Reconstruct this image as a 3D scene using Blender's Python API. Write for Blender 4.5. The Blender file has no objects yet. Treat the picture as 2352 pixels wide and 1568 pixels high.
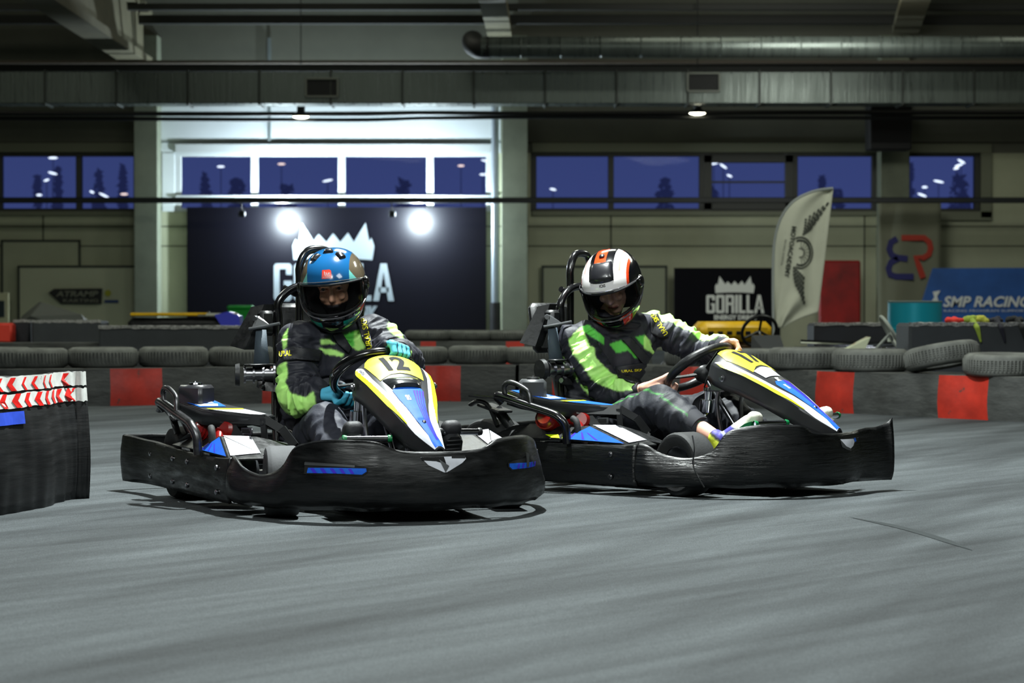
import bpy, bmesh, math, random
import numpy as np
from mathutils import Vector, Matrix, Quaternion, Euler, noise
from mathutils.bvhtree import BVHTree
random.seed(7)
SC = bpy.context.scene
COL = SC.collection
PI = math.pi
F, EYE, YH = 5553.0, 0.78, 690.0        # 85 mm lens on a 36 mm sensor at 2352 px, eye height, horizon row

def W(u, v, d):
    """the point of the hall seen at photo position (u, v), d metres away"""
    return Vector(((u - 1176) / F * d, d, EYE - (v - YH) / F * d))

# ------------------------------------------------------------------ materials
MATS = {}
def srgb(r, g, b):
    f = lambda c: (c / 255 / 12.92) if c / 255 <= .04045 else ((c / 255 + .055) / 1.055) ** 2.4
    return (f(r), f(g), f(b))
def mat(name, col=None, rough=.5, metal=0., coat=0., spec=.5, nz=None, bump=None, stretch=(1, 1, 1), attr=False,
        emit=None, alpha=None, wear=None, rvar=0.):
    if name in MATS: return MATS[name]
    m = bpy.data.materials.new(name); m.use_nodes = True
    nt = m.node_tree; N = nt.nodes; L = nt.links
    b = N['Principled BSDF']
    if col is not None: b.inputs['Base Color'].default_value = (*col, 1)
    b.inputs['Roughness'].default_value = rough
    b.inputs['Metallic'].default_value = metal
    b.inputs['Coat Weight'].default_value = coat
    b.inputs['Coat Roughness'].default_value = .08
    b.inputs['Specular IOR Level'].default_value = spec
    tc = N.new('ShaderNodeTexCoord'); mp = N.new('ShaderNodeMapping')
    mp.inputs['Scale'].default_value = stretch
    L.new(tc.outputs['Object'], mp.inputs['Vector'])
    src = None
    if attr:
        a = N.new('ShaderNodeAttribute'); a.attribute_name = 'Col'; src = a.outputs['Color']
        L.new(src, b.inputs['Base Color'])
    def nse(scale, det=5, r=.6):
        n = N.new('ShaderNodeTexNoise'); n.inputs['Scale'].default_value = scale
        n.inputs['Detail'].default_value = det; n.inputs['Roughness'].default_value = r
        L.new(mp.outputs['Vector'], n.inputs['Vector']); return n
    if nz:      # (scale, darkest factor, lightest factor)
        n = nse(nz[0]); rp = N.new('ShaderNodeMapRange')
        rp.inputs['From Min'].default_value = .3; rp.inputs['From Max'].default_value = .7
        rp.inputs['To Min'].default_value = nz[1]; rp.inputs['To Max'].default_value = nz[2]
        L.new(n.outputs['Fac'], rp.inputs['Value'])
        mx = N.new('ShaderNodeVectorMath'); mx.operation = 'SCALE'
        if src: L.new(src, mx.inputs[0])
        else: mx.inputs[0].default_value = col
        L.new(rp.outputs['Result'], mx.inputs['Scale']); L.new(mx.outputs['Vector'], b.inputs['Base Color'])
        src = mx.outputs['Vector']
    if wear:    # (scale, threshold, colour) worn patches of another colour
        n = nse(wear[0], 8, .7); rp = N.new('ShaderNodeMapRange')
        rp.inputs['From Min'].default_value = wear[1]; rp.inputs['From Max'].default_value = wear[1] + .04
        L.new(n.outputs['Fac'], rp.inputs['Value'])
        mx = N.new('ShaderNodeMix'); mx.data_type = 'RGBA'
        if src: L.new(src, mx.inputs['A'])
        else: mx.inputs['A'].default_value = (*col, 1)
        mx.inputs['B'].default_value = (*wear[2], 1)
        L.new(rp.outputs['Result'], mx.inputs['Factor']); L.new(mx.outputs['Result'], b.inputs['Base Color'])
    if rvar:
        n = nse(14 if not bump else bump[0] * .6); rp = N.new('ShaderNodeMapRange')
        rp.inputs['From Min'].default_value = .35; rp.inputs['From Max'].default_value = .65
        rp.inputs['To Min'].default_value = max(.02, rough - rvar); rp.inputs['To Max'].default_value = min(1, rough + rvar)
        L.new(n.outputs['Fac'], rp.inputs['Value']); L.new(rp.outputs['Result'], b.inputs['Roughness'])
    if bump:    # (scale, strength, distance)
        n = nse(bump[0], 6); bp = N.new('ShaderNodeBump')
        bp.inputs['Strength'].default_value = bump[1]; bp.inputs['Distance'].default_value = bump[2]
        L.new(n.outputs['Fac'], bp.inputs['Height']); L.new(bp.outputs['Normal'], b.inputs['Normal'])
    if emit:
        b.inputs['Emission Color'].default_value = (*emit[0], 1); b.inputs['Emission Strength'].default_value = emit[1]
    if alpha is not None:      # clear or smoked sheet: see-through plus a gloss
        tr = N.new('ShaderNodeBsdfTransparent'); tr.inputs['Color'].default_value = (*alpha[0], 1)
        gl = N.new('ShaderNodeBsdfGlossy'); gl.inputs['Roughness'].default_value = rough
        gl.inputs['Color'].default_value = (1, 1, 1, 1)
        lw = N.new('ShaderNodeLayerWeight'); lw.inputs['Blend'].default_value = alpha[1]
        ms = N.new('ShaderNodeMixShader')
        L.new(lw.outputs['Fresnel'], ms.inputs['Fac']); L.new(tr.outputs[0], ms.inputs[1]); L.new(gl.outputs[0], ms.inputs[2])
        L.new(ms.outputs[0], N['Material Output'].inputs['Surface'])
    MATS[name] = m
    return m

# ------------------------------------------------------------------ mesh builder
def catmull(P, n=6, closed=False):
    P = [Vector(p) for p in P]; out = []
    m = len(P)
    for i in range(m if closed else m - 1):
        a = P[(i - 1) % m] if closed or i > 0 else P[0] * 2 - P[1]
        b = P[i]; c = P[(i + 1) % m]
        d = P[(i + 2) % m] if closed or i + 2 < m else P[-1] * 2 - P[-2]
        for k in range(n):
            t = k / n
            out.append(.5 * ((2 * b) + (c - a) * t + (2 * a - 5 * b + 4 * c - d) * t * t + (3 * b - a - 3 * c + d) * t ** 3))
    if not closed: out.append(P[-1])
    return out

def frame_of(n):
    n = Vector(n).normalized()
    a = Vector((0, 0, 1)) if abs(n.z) < .9 else Vector((1, 0, 0))
    x = a.cross(n).normalized()
    return x, n.cross(x).normalized(), n

_txt = {}
def text2d(s, bold=0., shear=0.):
    """lettering as flat triangles, cap height 1, origin at its centre"""
    k = (s, bold, shear)
    if k in _txt: return _txt[k]
    c = bpy.data.curves.new('t', 'FONT'); c.body = s; c.offset = bold; c.shear = shear; c.resolution_u = 3
    c.size = 1; o = bpy.data.objects.new('t', c); COL.objects.link(o)
    dg = bpy.context.evaluated_depsgraph_get(); dg.update()
    me = o.evaluated_get(dg).to_mesh()
    v = [Vector((p.co.x, p.co.y, 0)) for p in me.vertices]; f = [tuple(q.vertices) for q in me.polygons]
    o.evaluated_get(dg).to_mesh_clear(); bpy.data.objects.remove(o); bpy.data.curves.remove(c)
    x0 = min(p.x for p in v); x1 = max(p.x for p in v); y0 = min(p.y for p in v); y1 = max(p.y for p in v)
    h = y1 - y0
    v = [((p.x - (x0 + x1) / 2) / h, (p.y - (y0 + y1) / 2) / h) for p in v]
    _txt[k] = (v, f, (x1 - x0) / h)
    return _txt[k]

def drop_missing(b):
    k = [i for i, q in enumerate(b.f) if all(b.v[j][2] < 900 for j in q)]
    b.f = [b.f[i] for i in k]; b.m = [b.m[i] for i in k]; b.v = [p if p[2] < 900 else b.v[b.f[0][0]] if b.f else p for p in b.v]
    return b
def finer(v, f, L):
    """split flat polygons until no edge is longer than L"""
    bm = bmesh.new(); vs = [bm.verts.new((p[0], p[1], 0)) for p in v]
    for q in f:
        try: bm.faces.new([vs[i] for i in q])
        except ValueError: pass
    bmesh.ops.triangulate(bm, faces=bm.faces[:])
    for _ in range(6):
        e = [x for x in bm.edges if x.calc_length() > L]
        if not e: break
        bmesh.ops.subdivide_edges(bm, edges=e, cuts=1)
        bmesh.ops.triangulate(bm, faces=bm.faces[:])
    bm.verts.index_update()
    r = ([(p.co.x, p.co.y) for p in bm.verts], [tuple(x.index for x in q.verts) for q in bm.faces])
    bm.free(); return r

class M:
    def __init__(s): s.v = []; s.f = []; s.m = []; s.c = []
    def add(s, vs, fs, mi=0, c=None):
        o = len(s.v); s.v += [tuple(p) for p in vs]; s.f += [tuple(i + o for i in q) for q in fs]; s.m += [mi] * len(fs)
        if c is not None: s.c += list(c)
        return s
    def hull(s, pts, mi=0):
        bm = bmesh.new()
        for p in pts: bm.verts.new(p)
        r = bmesh.ops.convex_hull(bm, input=bm.verts[:])
        bmesh.ops.delete(bm, geom=[x for x in r['geom_interior'] if isinstance(x, bmesh.types.BMVert)], context='VERTS')
        bm.verts.index_update()
        s.add([p.co for p in bm.verts], [[x.index for x in q.verts] for q in bm.faces], mi); bm.free(); return s
    def box(s, c, sz, mi=0, b=.004, R=None):
        c = Vector(c); h = [x / 2 for x in sz]; b = min(b, *[x * .9 for x in h]); pts = []
        for sx in (-1, 1):
            for sy in (-1, 1):
                for sz_ in (-1, 1):
                    for k in range(3):
                        q = [h[0] - b, h[1] - b, h[2] - b]; q[k] += b
                        p = Vector((sx * q[0], sy * q[1], sz_ * q[2]))
                        pts.append(c + ((R @ p) if R else p))
        return s.hull(pts, mi)
    def tube(s, P, r, n=10, mi=0, closed=False, sm=0, cap=True, sq=(1, 1)):
        if sm: 
            rr = r if not isinstance(r, (list, tuple)) else None
            if rr is None:
                R_ = catmull([(x, 0, 0) for x in r], sm, closed); r = [max(.0005, x.x) for x in R_]
            P = catmull(P, sm, closed)
        P = [Vector(p) for p in P]; m = len(P)
        if not isinstance(r, (list, tuple)): r = [r] * m
        t0 = (P[1] - P[0]).normalized(); x, y, _ = frame_of(t0); vs = []; pt = t0
        for i in range(m):
            a = P[(i - 1) % m] if (closed or i > 0) else P[0]
            b = P[(i + 1) % m] if (closed or i < m - 1) else P[-1]
            t = (b - a).normalized()
            q = pt.rotation_difference(t); x = q @ x; y = q @ y; pt = t
            for k in range(n):
                an = 2 * PI * k / n
                vs.append(P[i] + (x * math.cos(an) * sq[0] + y * math.sin(an) * sq[1]) * r[i])
        fs = []
        for i in range(m if closed else m - 1):
            j = (i + 1) % m
            for k in range(n):
                l = (k + 1) % n
                fs.append((i * n + k, i * n + l, j * n + l, j * n + k))
        if not closed and cap:
            fs.append(tuple(range(n))[::-1]); fs.append(tuple((m - 1) * n + k for k in range(n)))
        return s.add(vs, fs, mi)
    def cyl(s, a, b, r, n=16, mi=0, r1=None): return s.tube([a, b], [r, r if r1 is None else r1], n, mi)
    def lathe(s, prof, c, ax, n=24, mi=0, mis=None):
        """prof: (radius, distance along the axis)"""
        x, y, z = frame_of(ax); c = Vector(c); vs = []; fs = []; m = len(prof)
        for r, h in prof:
            for k in range(n):
                an = 2 * PI * k / n
                vs.append(c + z * h + (x * math.cos(an) + y * math.sin(an)) * max(r, 1e-5))
        for i in range(m - 1):
            q = [(i * n + k, i * n + (k + 1) % n, (i + 1) * n + (k + 1) % n, (i + 1) * n + k) for k in range(n)]
            if mis: s.add([], [], 0)
            fs += q
        o = len(s.v); s.v += [tuple(p) for p in vs]; s.f += [tuple(i + o for i in q) for q in fs]
        s.m += ([mi] * len(fs) if not mis else [mis[i // n] for i in range(len(fs))])
        return s
    def grid(s, P, mi=0, cu=False, cv=False, mf=None, c=None):
        nu = len(P); nv = len(P[0]); fs = []; ms = []
        for i in range(nu if cu else nu - 1):
            for j in range(nv if cv else nv - 1):
                k = (i + 1) % nu; l = (j + 1) % nv
                fs.append((i * nv + j, k * nv + j, k * nv + l, i * nv + l)); ms.append(mf(i, j) if mf else mi)
        o = len(s.v); s.v += [tuple(p) for r in P for p in r]; s.f += [tuple(i + o for i in q) for q in fs]; s.m += ms
        if c is not None: s.c += c
        return s
    def prism(s, pts, off, mi=0):
        """flat outline pushed by vector off"""
        n = len(pts); off = Vector(off); a = [Vector(p) for p in pts]; vs = a + [p + off for p in a]
        fs = [tuple(range(n))[::-1], tuple(range(n, 2 * n))] + [(i, (i + 1) % n, (i + 1) % n + n, i + n) for i in range(n)]
        return s.add(vs, fs, mi)
    def draw(s, pts2, fn, mi=0, L=.02):
        """an outline on a curved surface: fn maps flat to 3-D"""
        v, f = finer(pts2, [tuple(range(len(pts2)))], L)
        return s.add([fn(*p) for p in v], f, mi)
    def text(s, t, fn, h, mi=0, bold=.02, shear=0., wid=None, L=None, cx=0, cy=0, rot=0):
        v, f, w = text2d(t, bold, shear); k = h if wid is None else wid / w
        c, sn = math.cos(rot), math.sin(rot)
        v = [(p[0] * k, p[1] * h) for p in v]; v = [(cx + a * c - b * sn, cy + a * sn + b * c) for a, b in v]
        if L: v, f = finer(v, f, L)
        return s.add([fn(*p) for p in v], f, mi)

def obj(name, b, mats, parent=None, sharp=38, smooth=True, solid=0., soff=-1, loc=None):
    me = bpy.data.meshes.new(name); me.from_pydata(b.v, [], b.f)
    if not isinstance(mats, (list, tuple)): mats = [mats]
    for x in mats: me.materials.append(x)
    me.polygons.foreach_set('material_index', b.m)
    if b.c:
        a = me.color_attributes.new('Col', 'FLOAT_COLOR', 'POINT')
        a.data.foreach_set('color', np.array([(*c[:3], 1) for c in b.c], 'f').ravel())
    me.validate(); me.update()
    if smooth:
        me.polygons.foreach_set('use_smooth', [True] * len(me.polygons))
        me.set_sharp_from_angle(angle=math.radians(sharp))
    o = bpy.data.objects.new(name, me); COL.objects.link(o)
    if parent: o.parent = parent
    if loc: o.location = loc
    if solid:
        md = o.modifiers.new('thickness', 'SOLIDIFY'); md.thickness = solid; md.offset = soff
    return o
def tag(o, label, cat, group=None, kind=None):
    o['label'] = label; o['category'] = cat
    if group: o['group'] = group
    if kind: o['kind'] = kind
    return o
def thing(name, loc, rz, label, cat, group=None):
    o = bpy.data.objects.new(name, None); COL.objects.link(o); o.empty_display_size = .1
    o.location = loc; o.rotation_euler = (0, 0, rz)
    return tag(o, label, cat, group)
def struct(o): o['kind'] = 'structure'; return o
def dup(root, loc, rz, label=None, group=None):
    r = root.copy(); COL.objects.link(r); r.location = loc; r.rotation_euler = (0, 0, rz) if not isinstance(rz, tuple) else rz
    if label: r['label'] = label
    if group: r['group'] = group
    for ch in list(root.children):
        c = ch.copy(); COL.objects.link(c); c.parent = r
        for g in list(ch.children):
            d = g.copy(); COL.objects.link(d); d.parent = c
    return r
def interp(x, xs, ys): return float(np.interp(x, xs, ys))

# ------------------------------------------------------------------ soft bodies
def sphere_pts(p, r, n=10):
    p = Vector(p); r = Vector((r, r, r)) if not isinstance(r, (tuple, list, Vector)) else Vector(r); out = []
    for i in range(1, n):
        a = PI * i / n
        for k in range(n + 4):
            b = 2 * PI * k / (n + 4)
            out.append(p + Vector((math.sin(a) * math.cos(b) * r.x, math.sin(a) * math.sin(b) * r.y, math.cos(a) * r.z)))
    return out + [p + Vector((0, 0, r.z)), p - Vector((0, 0, r.z))]
def organic(shapes, voxel, smooth=4, lam=.5):
    """shapes: lists of (centre, radius); each list becomes the hull round its balls, all are fused into one skin"""
    b = M()
    for sh in shapes:
        pts = []
        for p, r in sh: pts += sphere_pts(p, r)
        b.hull(pts)
    me = bpy.data.meshes.new('t'); me.from_pydata(b.v, [], b.f); me.update()
    bm = bmesh.new(); bm.from_mesh(me); bmesh.ops.recalc_face_normals(bm, faces=bm.faces[:]); bm.to_mesh(me); bm.free()
    o = bpy.data.objects.new('t', me); COL.objects.link(o)
    md = o.modifiers.new('r', 'REMESH'); md.mode = 'VOXEL'; md.voxel_size = voxel; md.adaptivity = 0
    dg = bpy.context.evaluated_depsgraph_get(); dg.update(); e = o.evaluated_get(dg); m2 = e.to_mesh()
    n = len(m2.vertices); co = np.empty(n * 3, 'f'); m2.vertices.foreach_get('co', co); co = co.reshape(-1, 3).astype('d')
    ed = np.empty(len(m2.edges) * 2, 'i'); m2.edges.foreach_get('vertices', ed); ed = ed.reshape(-1, 2)
    fs = [tuple(p.vertices) for p in m2.polygons]
    e.to_mesh_clear(); bpy.data.objects.remove(o); bpy.data.meshes.remove(me)
    deg = np.bincount(ed.ravel(), minlength=n)[:, None]
    for k in range(smooth):
        s = np.zeros_like(co); np.add.at(s, ed[:, 0], co[ed[:, 1]]); np.add.at(s, ed[:, 1], co[ed[:, 0]])
        co += lam * (s / np.maximum(deg, 1) - co)
    return co, fs
def normals_of(co, fs):
    me = bpy.data.meshes.new('t'); me.from_pydata(co.tolist(), [], fs); me.update()
    n = np.empty(len(co) * 3, 'f'); me.vertices.foreach_get('normal', n); bpy.data.meshes.remove(me)
    return n.reshape(-1, 3).astype('d')
def bone_coords(co, bones):
    """nearest bone, place along it and vector from it, for every vertex"""
    best = np.full(len(co), 1e9); bi = np.zeros(len(co), int); bt = np.zeros(len(co)); bd = np.zeros_like(co)
    for i, (a, b, r) in enumerate(bones):
        a = np.array(a); b = np.array(b); ab = b - a; t = np.clip((co - a) @ ab / (ab @ ab), 0, 1)
        dv = co - (a + t[:, None] * ab); d = np.linalg.norm(dv, axis=1) / r
        k = d < best; best[k] = d[k]; bi[k] = i; bt[k] = t[k]; bd[k] = dv[k]
    return bi, bt, bd
def skin(name, co, fs, m, parent, col=None, soften=1):
    if col is not None and soften:      # let neighbouring colours run into each other a little
        e = np.array([(q[i], q[(i + 1) % len(q)]) for q in fs for i in range(len(q))]); n = len(co); deg = np.bincount(e[:, 0], minlength=n) + np.bincount(e[:, 1], minlength=n)
        for _ in range(soften):
            s = np.zeros_like(col); np.add.at(s, e[:, 0], col[e[:, 1]]); np.add.at(s, e[:, 1], col[e[:, 0]]); col = col * .4 + .6 * s / np.maximum(deg, 1)[:, None]
    b = M(); b.v = [tuple(p) for p in co]; b.f = fs; b.m = [0] * len(fs)
    if col is not None: b.c = [tuple(c) for c in col]
    return obj(name, b, m, parent, sharp=180)

# ------------------------------------------------------------------ common materials
BLK = mat('black_plastic', srgb(22, 23, 24), .42, nz=(6, .7, 1.5), bump=(60, .25, .002), rvar=.12)
BLKW = mat('worn_black_plastic', srgb(10, 11, 12), .40, nz=(9, .5, 1.7), bump=(10, .5, .004), stretch=(1, 1, 6), rvar=.16, wear=(40, .73, srgb(44, 46, 46)), spec=.35)
TAPE = mat('black_tape_wrap', srgb(8, 9, 10), .34, nz=(5, .6, 1.6), bump=(9, .8, .006), stretch=(1, 1, 9), rvar=.12, spec=.4)
BLKG = mat('gloss_black', srgb(12, 12, 14), .18, coat=.4)
TUBE = mat('black_tube_paint', srgb(16, 16, 18), .22, coat=.6)
STEEL = mat('bare_steel', srgb(150, 150, 155), .28, 1., nz=(20, .7, 1.1))
WSTL = mat('worn_steel_tube', srgb(90, 90, 92), .33, .9, nz=(25, .4, 1.2))
CHR = mat('chrome', srgb(215, 215, 225), .12, 1.)
RUB = mat('tyre_rubber', srgb(34, 35, 36), .75, nz=(12, .7, 1.4), bump=(90, .4, .003))
RUBS = mat('scuffed_tyre_rubber', srgb(74, 75, 77), .8, nz=(8, .8, 1.15), bump=(120, .3, .002))
BLUE = mat('blue_sticker', srgb(30, 92, 200), .55, spec=.12, nz=(30, .8, 1.05))
DBLUE = mat('deep_blue_sticker', srgb(60, 44, 186), .55, spec=.12)
WHITE = mat('white_sticker', srgb(196, 198, 206), .45, spec=.3, nz=(14, .85, 1.05))
YEL = mat('fluoro_yellow_sticker', srgb(206, 240, 16), .45, spec=.3)
NUMY = mat('number_plate_yellow', srgb(222, 222, 36), .5, nz=(10, .85, 1.05))
NUMD = mat('dirty_number_plate_yellow', srgb(214, 208, 52), .4, nz=(18, .6, 1.05), stretch=(.5, 1, 1))
INK = mat('number_ink', srgb(24, 24, 30), .7, spec=.15)
RED = mat('engine_red', srgb(126, 14, 12), .3, coat=.4)
GRN = mat('green_pedal_paint', srgb(10, 110, 60), .35)
GREYP = mat('grey_plastic', srgb(60, 62, 64), .4)
GOLDT = mat('yellow_print', srgb(225, 215, 30), .5)
DARKF = mat('dark_void_shade', srgb(6, 6, 7), .9)
# ================================================================== KARTS
CX = [.40, .43, .47, .52, .6, .7, .8, .864, .93, .98]
CW = [.085, .12, .142, .144, .132, .110, .083, .064, .038, .016]
CY = [0, 0, 0, -.004, -.010, -.018, -.026, -.028, -.018, -.006]
CE = [.495, .522, .512, .500, .474, .428, .376, .334, .288, .252]
CC = [.545, .575, .573, .556, .514, .454, .400, .358, .306, .262]
CH = [.04, .06, .080, .085, .080, .078, .078, .072, .05, .015]
def cowl(x, s, off=0.):
    def P(x, s):
        w = interp(x, CX, CW); e = interp(x, CX, CE); c = interp(x, CX, CC)
        return Vector((x, interp(x, CX, CY) + s * w, c - (c - e) * abs(s) ** 2.3))
    p = P(x, s)
    if off:
        a = P(x + .004, s) - P(x - .004, s); b = P(x, min(1, s + .02)) - P(x, max(-1, s - .02))
        p = p + a.cross(b).normalized() * off
    return p
BUMP = [(.40, -.60, .217), (.45, -.60, .205), (.50, -.588, .18), (.55, -.572, .165), (.61, -.553, .16), (.67, -.528, .172), (.71, -.505, .20),
        (.75, -.475, .262), (.80, -.43, .284), (.86, -.375, .293), (.91, -.305, .292), (.95, -.235, .286), (.97, -.18, .262), (.985, -.12, .252), (1.0, 0, .25)]
def bumper_path():
    return BUMP + [(x, -y, z) for x, y, z in BUMP[-2::-1]]

def tyre(b, c, r, w, mi=0, rin=.065, tread=0):
    h = w / 2
    prof = [(rin, -h * .75), (r * .82, -h * 1.0), (r * .94, -h * .96), (r * .99, -h * .78)]
    k = 6 if tread else 1
    for i in range(k + 1):
        t = -1 + 2 * i / k
        prof.append((r, h * .7 * t))
    prof += [(r * .99, h * .78), (r * .94, h * .96), (r * .82, h), (rin, h * .75)]
    b.lathe(prof, c, (0, 1, 0), 40, mi)

def make_kart(cfg):
    K = thing('racing_kart', cfg['loc'], math.radians(cfg['th'] - 90), cfg['label'], 'kart')
    body = TAPE if cfg['tape'] else BLKW
    rnd = random.Random(cfg['seed'])
    # ---- front bumper: curved wall with a lip, cut-outs only painted on as flat dark shade, stickers on top
    path = bumper_path()
    P3 = catmull([(x, y, z) for x, y, z in path], 6)
    if cfg['flap']:      # the left end has sprung open and stands forward
        cut = next(i for i, p in enumerate(P3) if p.y > .16 and p.x > .9)
        P3 = P3[:cut] + [Vector((.985, .20, .262)), Vector((.992, .26, .262)), Vector((1.0, .31, .27)), Vector((1.012, .335, .285)), Vector((1.02, .345, .30))]
    rows = []; m = len(P3)
    def nrm(i):
        a = P3[max(0, i - 1)]; b = P3[min(m - 1, i + 1)]; t = (b - a).to_2d().normalized()
        return Vector((t.y, -t.x, 0))
    for i, p in enumerate(P3):
        n = nrm(i); col = []
        zb = .043 + .002 * math.sin(i * .37)
        for k in range(15):
            t = k / 14; z = zb + (p.z - zb) * t
            o = .018 * math.sin(PI * min(1, t * 1.05)) - .012 * t + .0028 * noise.noise(Vector((i * .16, t * 4, cfg['seed'])))
            if t < .12: o -= .02 * (1 - t / .12)
            col.append(Vector((p.x, p.y, z)) + n * o)
        rows.append(col)
    b = M().grid(rows)
    def on_bumper(y, z, off=.002):
        i = min(range(m), key=lambda j: (abs(P3[j].y - y) if P3[j].x > .65 else 9))
        j = i + 1 if (i + 1 < m and P3[i].y < y) else i - 1
        j = max(0, min(m - 1, j)); i0, i1 = (i, j) if P3[i].y < P3[j].y else (j, i)
        dy = P3[i1].y - P3[i0].y; a = 0 if abs(dy) < 1e-6 else max(0, min(1, (y - P3[i0].y) / dy))
        def at(q):
            zt = P3[q].z; t = max(0, min(.999, (z - .042) / (zt - .042))) * 14; k = int(t)
            return rows[q][k].lerp(rows[q][k + 1], t - k)
        return at(i0).lerp(at(i1), a) + (nrm(i0) * off)
    fb = obj('front_bumper', b, body, K, solid=.012, soff=cfg.get('so', -1), sharp=60)
    s = M()
    f2 = lambda o: (lambda y, z: on_bumper(y, z, o))
    chev = [(-.085, .232), (.085, .232), (.088, .222), (.07, .208), (.005, .178), (-.005, .178), (-.06, .205)]
    if cfg['flap']:
        s.draw([(-.03, .225), (.085, .222), (.08, .208), (.06, .195), (.03, .186), (.0, .196)], f2(.0022), 0, .02)
        s.draw([(.0, .196), (.03, .186), (.03, .176), (.0, .182), (-.03, .195), (-.03, .225)], f2(.0022), 4, .02)
        s.draw([(.078, .222), (.10, .226), (.102, .212), (.085, .208)], f2(.003), 1, .02)
    else:
        s.draw(chev, f2(.0025), 0, .02)
        s.draw([(-.084, .232), (.0, .232), (.006, .205), (-.03, .218), (-.08, .222)], f2(.0045), 3, .02)
        s.draw([(.03, .236), (.086, .234), (.084, .224), (.03, .226)], f2(.0045), 3, .02)
        s.draw([(-.02, .224), (.0, .178), (.016, .20)], f2(.0047), 4, .02)
        obj('bumper_sticker', s, [WHITE, BLUE, DBLUE, DARKF, GREYP], fb)
        for sg in (-1, 1):      # slot darkness painted flat on the wall, under the blue and violet striped film
            s = M()
            ys = (.26, .44) if sg < 0 else (.265, .42)
            S = lambda a, c, o=.0025: on_bumper(sg * a, c, o)
            s.draw([(ys[0], .183), (ys[0] + .015, .170), (ys[1], .172), (ys[1], .216), (ys[0] + .03, .205), (ys[0], .198)], S, 3, .015)
            s.draw([(ys[0] + .004, .185), (ys[0] + .018, .174), (ys[1] - .008, .176), (ys[1] - .01, .194), (ys[0] + .006, .196)], lambda a, c: S(a, c, .0040), 1, .015)
            for q in range(5):
                a0 = ys[0] + .04 + q * .026
                s.draw([(a0, .176), (a0 + .010, .176), (a0 + .02, .193), (a0 + .010, .193)], lambda a, c: S(a, c, .0050), 2, .015)
            if sg > 0: s.draw([(.36, .178), (.375, .178), (.385, .225), (.368, .232)], lambda a, c: S(a, c, .0055), 4, .015)
            else: s.draw([(.30, .198), (.44, .203), (.44, .213), (.30, .206)], lambda a, c: S(a, c, .0055), 4, .015)
            if sg < 0: obj('bumper_sticker', s, [WHITE, BLUE, DBLUE, DARKF, GREYP], fb)
    obj('bumper_sticker', s, [WHITE, BLUE, DBLUE, DARKF, GREYP], fb)  # striped film together with the painted slot darkness
    # ---- side pods and rear bumper: one outer wall each
    def wall(name, pts, zb=.04, th=.01, bulge=.01, mt=None):
        Q = catmull(pts, 5); R = []; mm = len(Q)
        for i, p in enumerate(Q):
            a = Q[max(0, i - 1)]; c = Q[min(mm - 1, i + 1)]; t = (c - a).to_2d().normalized(); n = Vector((t.y, -t.x, 0)); col = []
            for k in range(11):
                u = k / 10
                col.append(Vector((p.x, p.y, zb + (p.z - zb) * u)) + n * (bulge * math.sin(PI * u) + .003 * noise.noise(Vector((i * .3, u * 5, 3 + cfg['seed'])))))
            # rolled top lip
            col.append(Vector((p.x, p.y, p.z + .004)) - n * .012); col.append(Vector((p.x, p.y, p.z - .006)) - n * .02)
            R.append(col)
        return obj(name, M().grid(R), mt or body, K, solid=th, soff=-1, sharp=60)
    right = [(-.88, -.655, .227), (-.80, -.64, .224), (-.70, -.615, .215), (-.58, -.603, .212), (-.4, -.602, .205), (-.2, -.603, .20), (-.05, -.603, .198), (.15, -.602, .198), (.30, -.60, .20), (.398, -.598, .205)]
    for sg in (-1, 1):
        pts = [(x, y * (1 if sg < 0 else -1), z) for x, y, z in right]
        pod = wall('side_pod', pts if sg < 0 else pts[::-1])
        # sloping top plate with blue film and white film
        pl = M()
        Y = lambda y: y * (1 if sg < 0 else -1)
        q = dict(a=(.015, Y(-.598), .214), b=(.135, Y(-.545), .27), c=(.195, Y(-.43), .268), d=(.36, Y(-.46), .211), e=(.355, Y(-.585), .204), g=(.36, Y(-.30), .19),
                 h=(.20, Y(-.30), .24), i=(-.02, Y(-.53), .262), j=(-.2, Y(-.52), .268), k=(-.26, Y(-.56), .262), l=(-.34, Y(-.598), .215), n=(.40, Y(-.59), .2), o=(.40, Y(-.46), .2))
        names = list(q); vv = [q[k_] for k_ in names]; ix = {k_: i_ for i_, k_ in enumerate(names)}
        fs = ['aeb', 'ebd', 'bdc', 'cdg', 'cgh', 'abi', 'aijl', 'jkl', 'deno']
        pl.add(vv, [tuple(ix[c_] for c_ in f_) for f_ in fs])
        obj('pod_top', pl, BLK, pod, smooth=False, solid=.006, soff=0)
        st = M(); up = Vector((0, 0, .006))
        def tri_pt(A, B, C):
            A, B, C = Vector(A), Vector(B), Vector(C); n = (B - A).cross(C - A).normalized(); n = n if n.z > 0 else -n
            return lambda u, v: A + (B - A) * u + (C - A) * v + n * .0065
        f1 = tri_pt(q['a'], q['e'], q['b'])
        st.draw([(.06, .02), (.93, .02), (.02, .93)], f1, 0, .2)
        fw = tri_pt(q['b'], q['c'], q['d']); fe = tri_pt(q['e'], q['b'], q['d'])
        st.draw([(.03, .0), (.82, .02), (.6, .28), (.0, .97)], fw, 1, .2)
        st.draw([(.05, .93), (.04, .05), (.93, .05)], fe, 1, .2)
        for k_ in range(3):
            st.draw([(.1 + .2 * k_, .06), (.14 + .2 * k_, .06), (.03 + .08 * k_, .5), (.01 + .08 * k_, .5)], lambda u, v: f1(u, v) + Vector((0, 0, .001)), 2, .2)
        st.draw([(.02, .03), (.07, .03), (.035, .2), (.0, .16)], lambda u, v: f1(u, v) + Vector((0, 0, .0015)), 3, .2)
        # yellow flash at the rear end of the film
        f3 = tri_pt(q['a'], q['l'], q['i'])
        st.draw([(.0, .03), (.12, .03), (.22, .25), (.03, .3)], f3, 3, .2)
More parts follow.
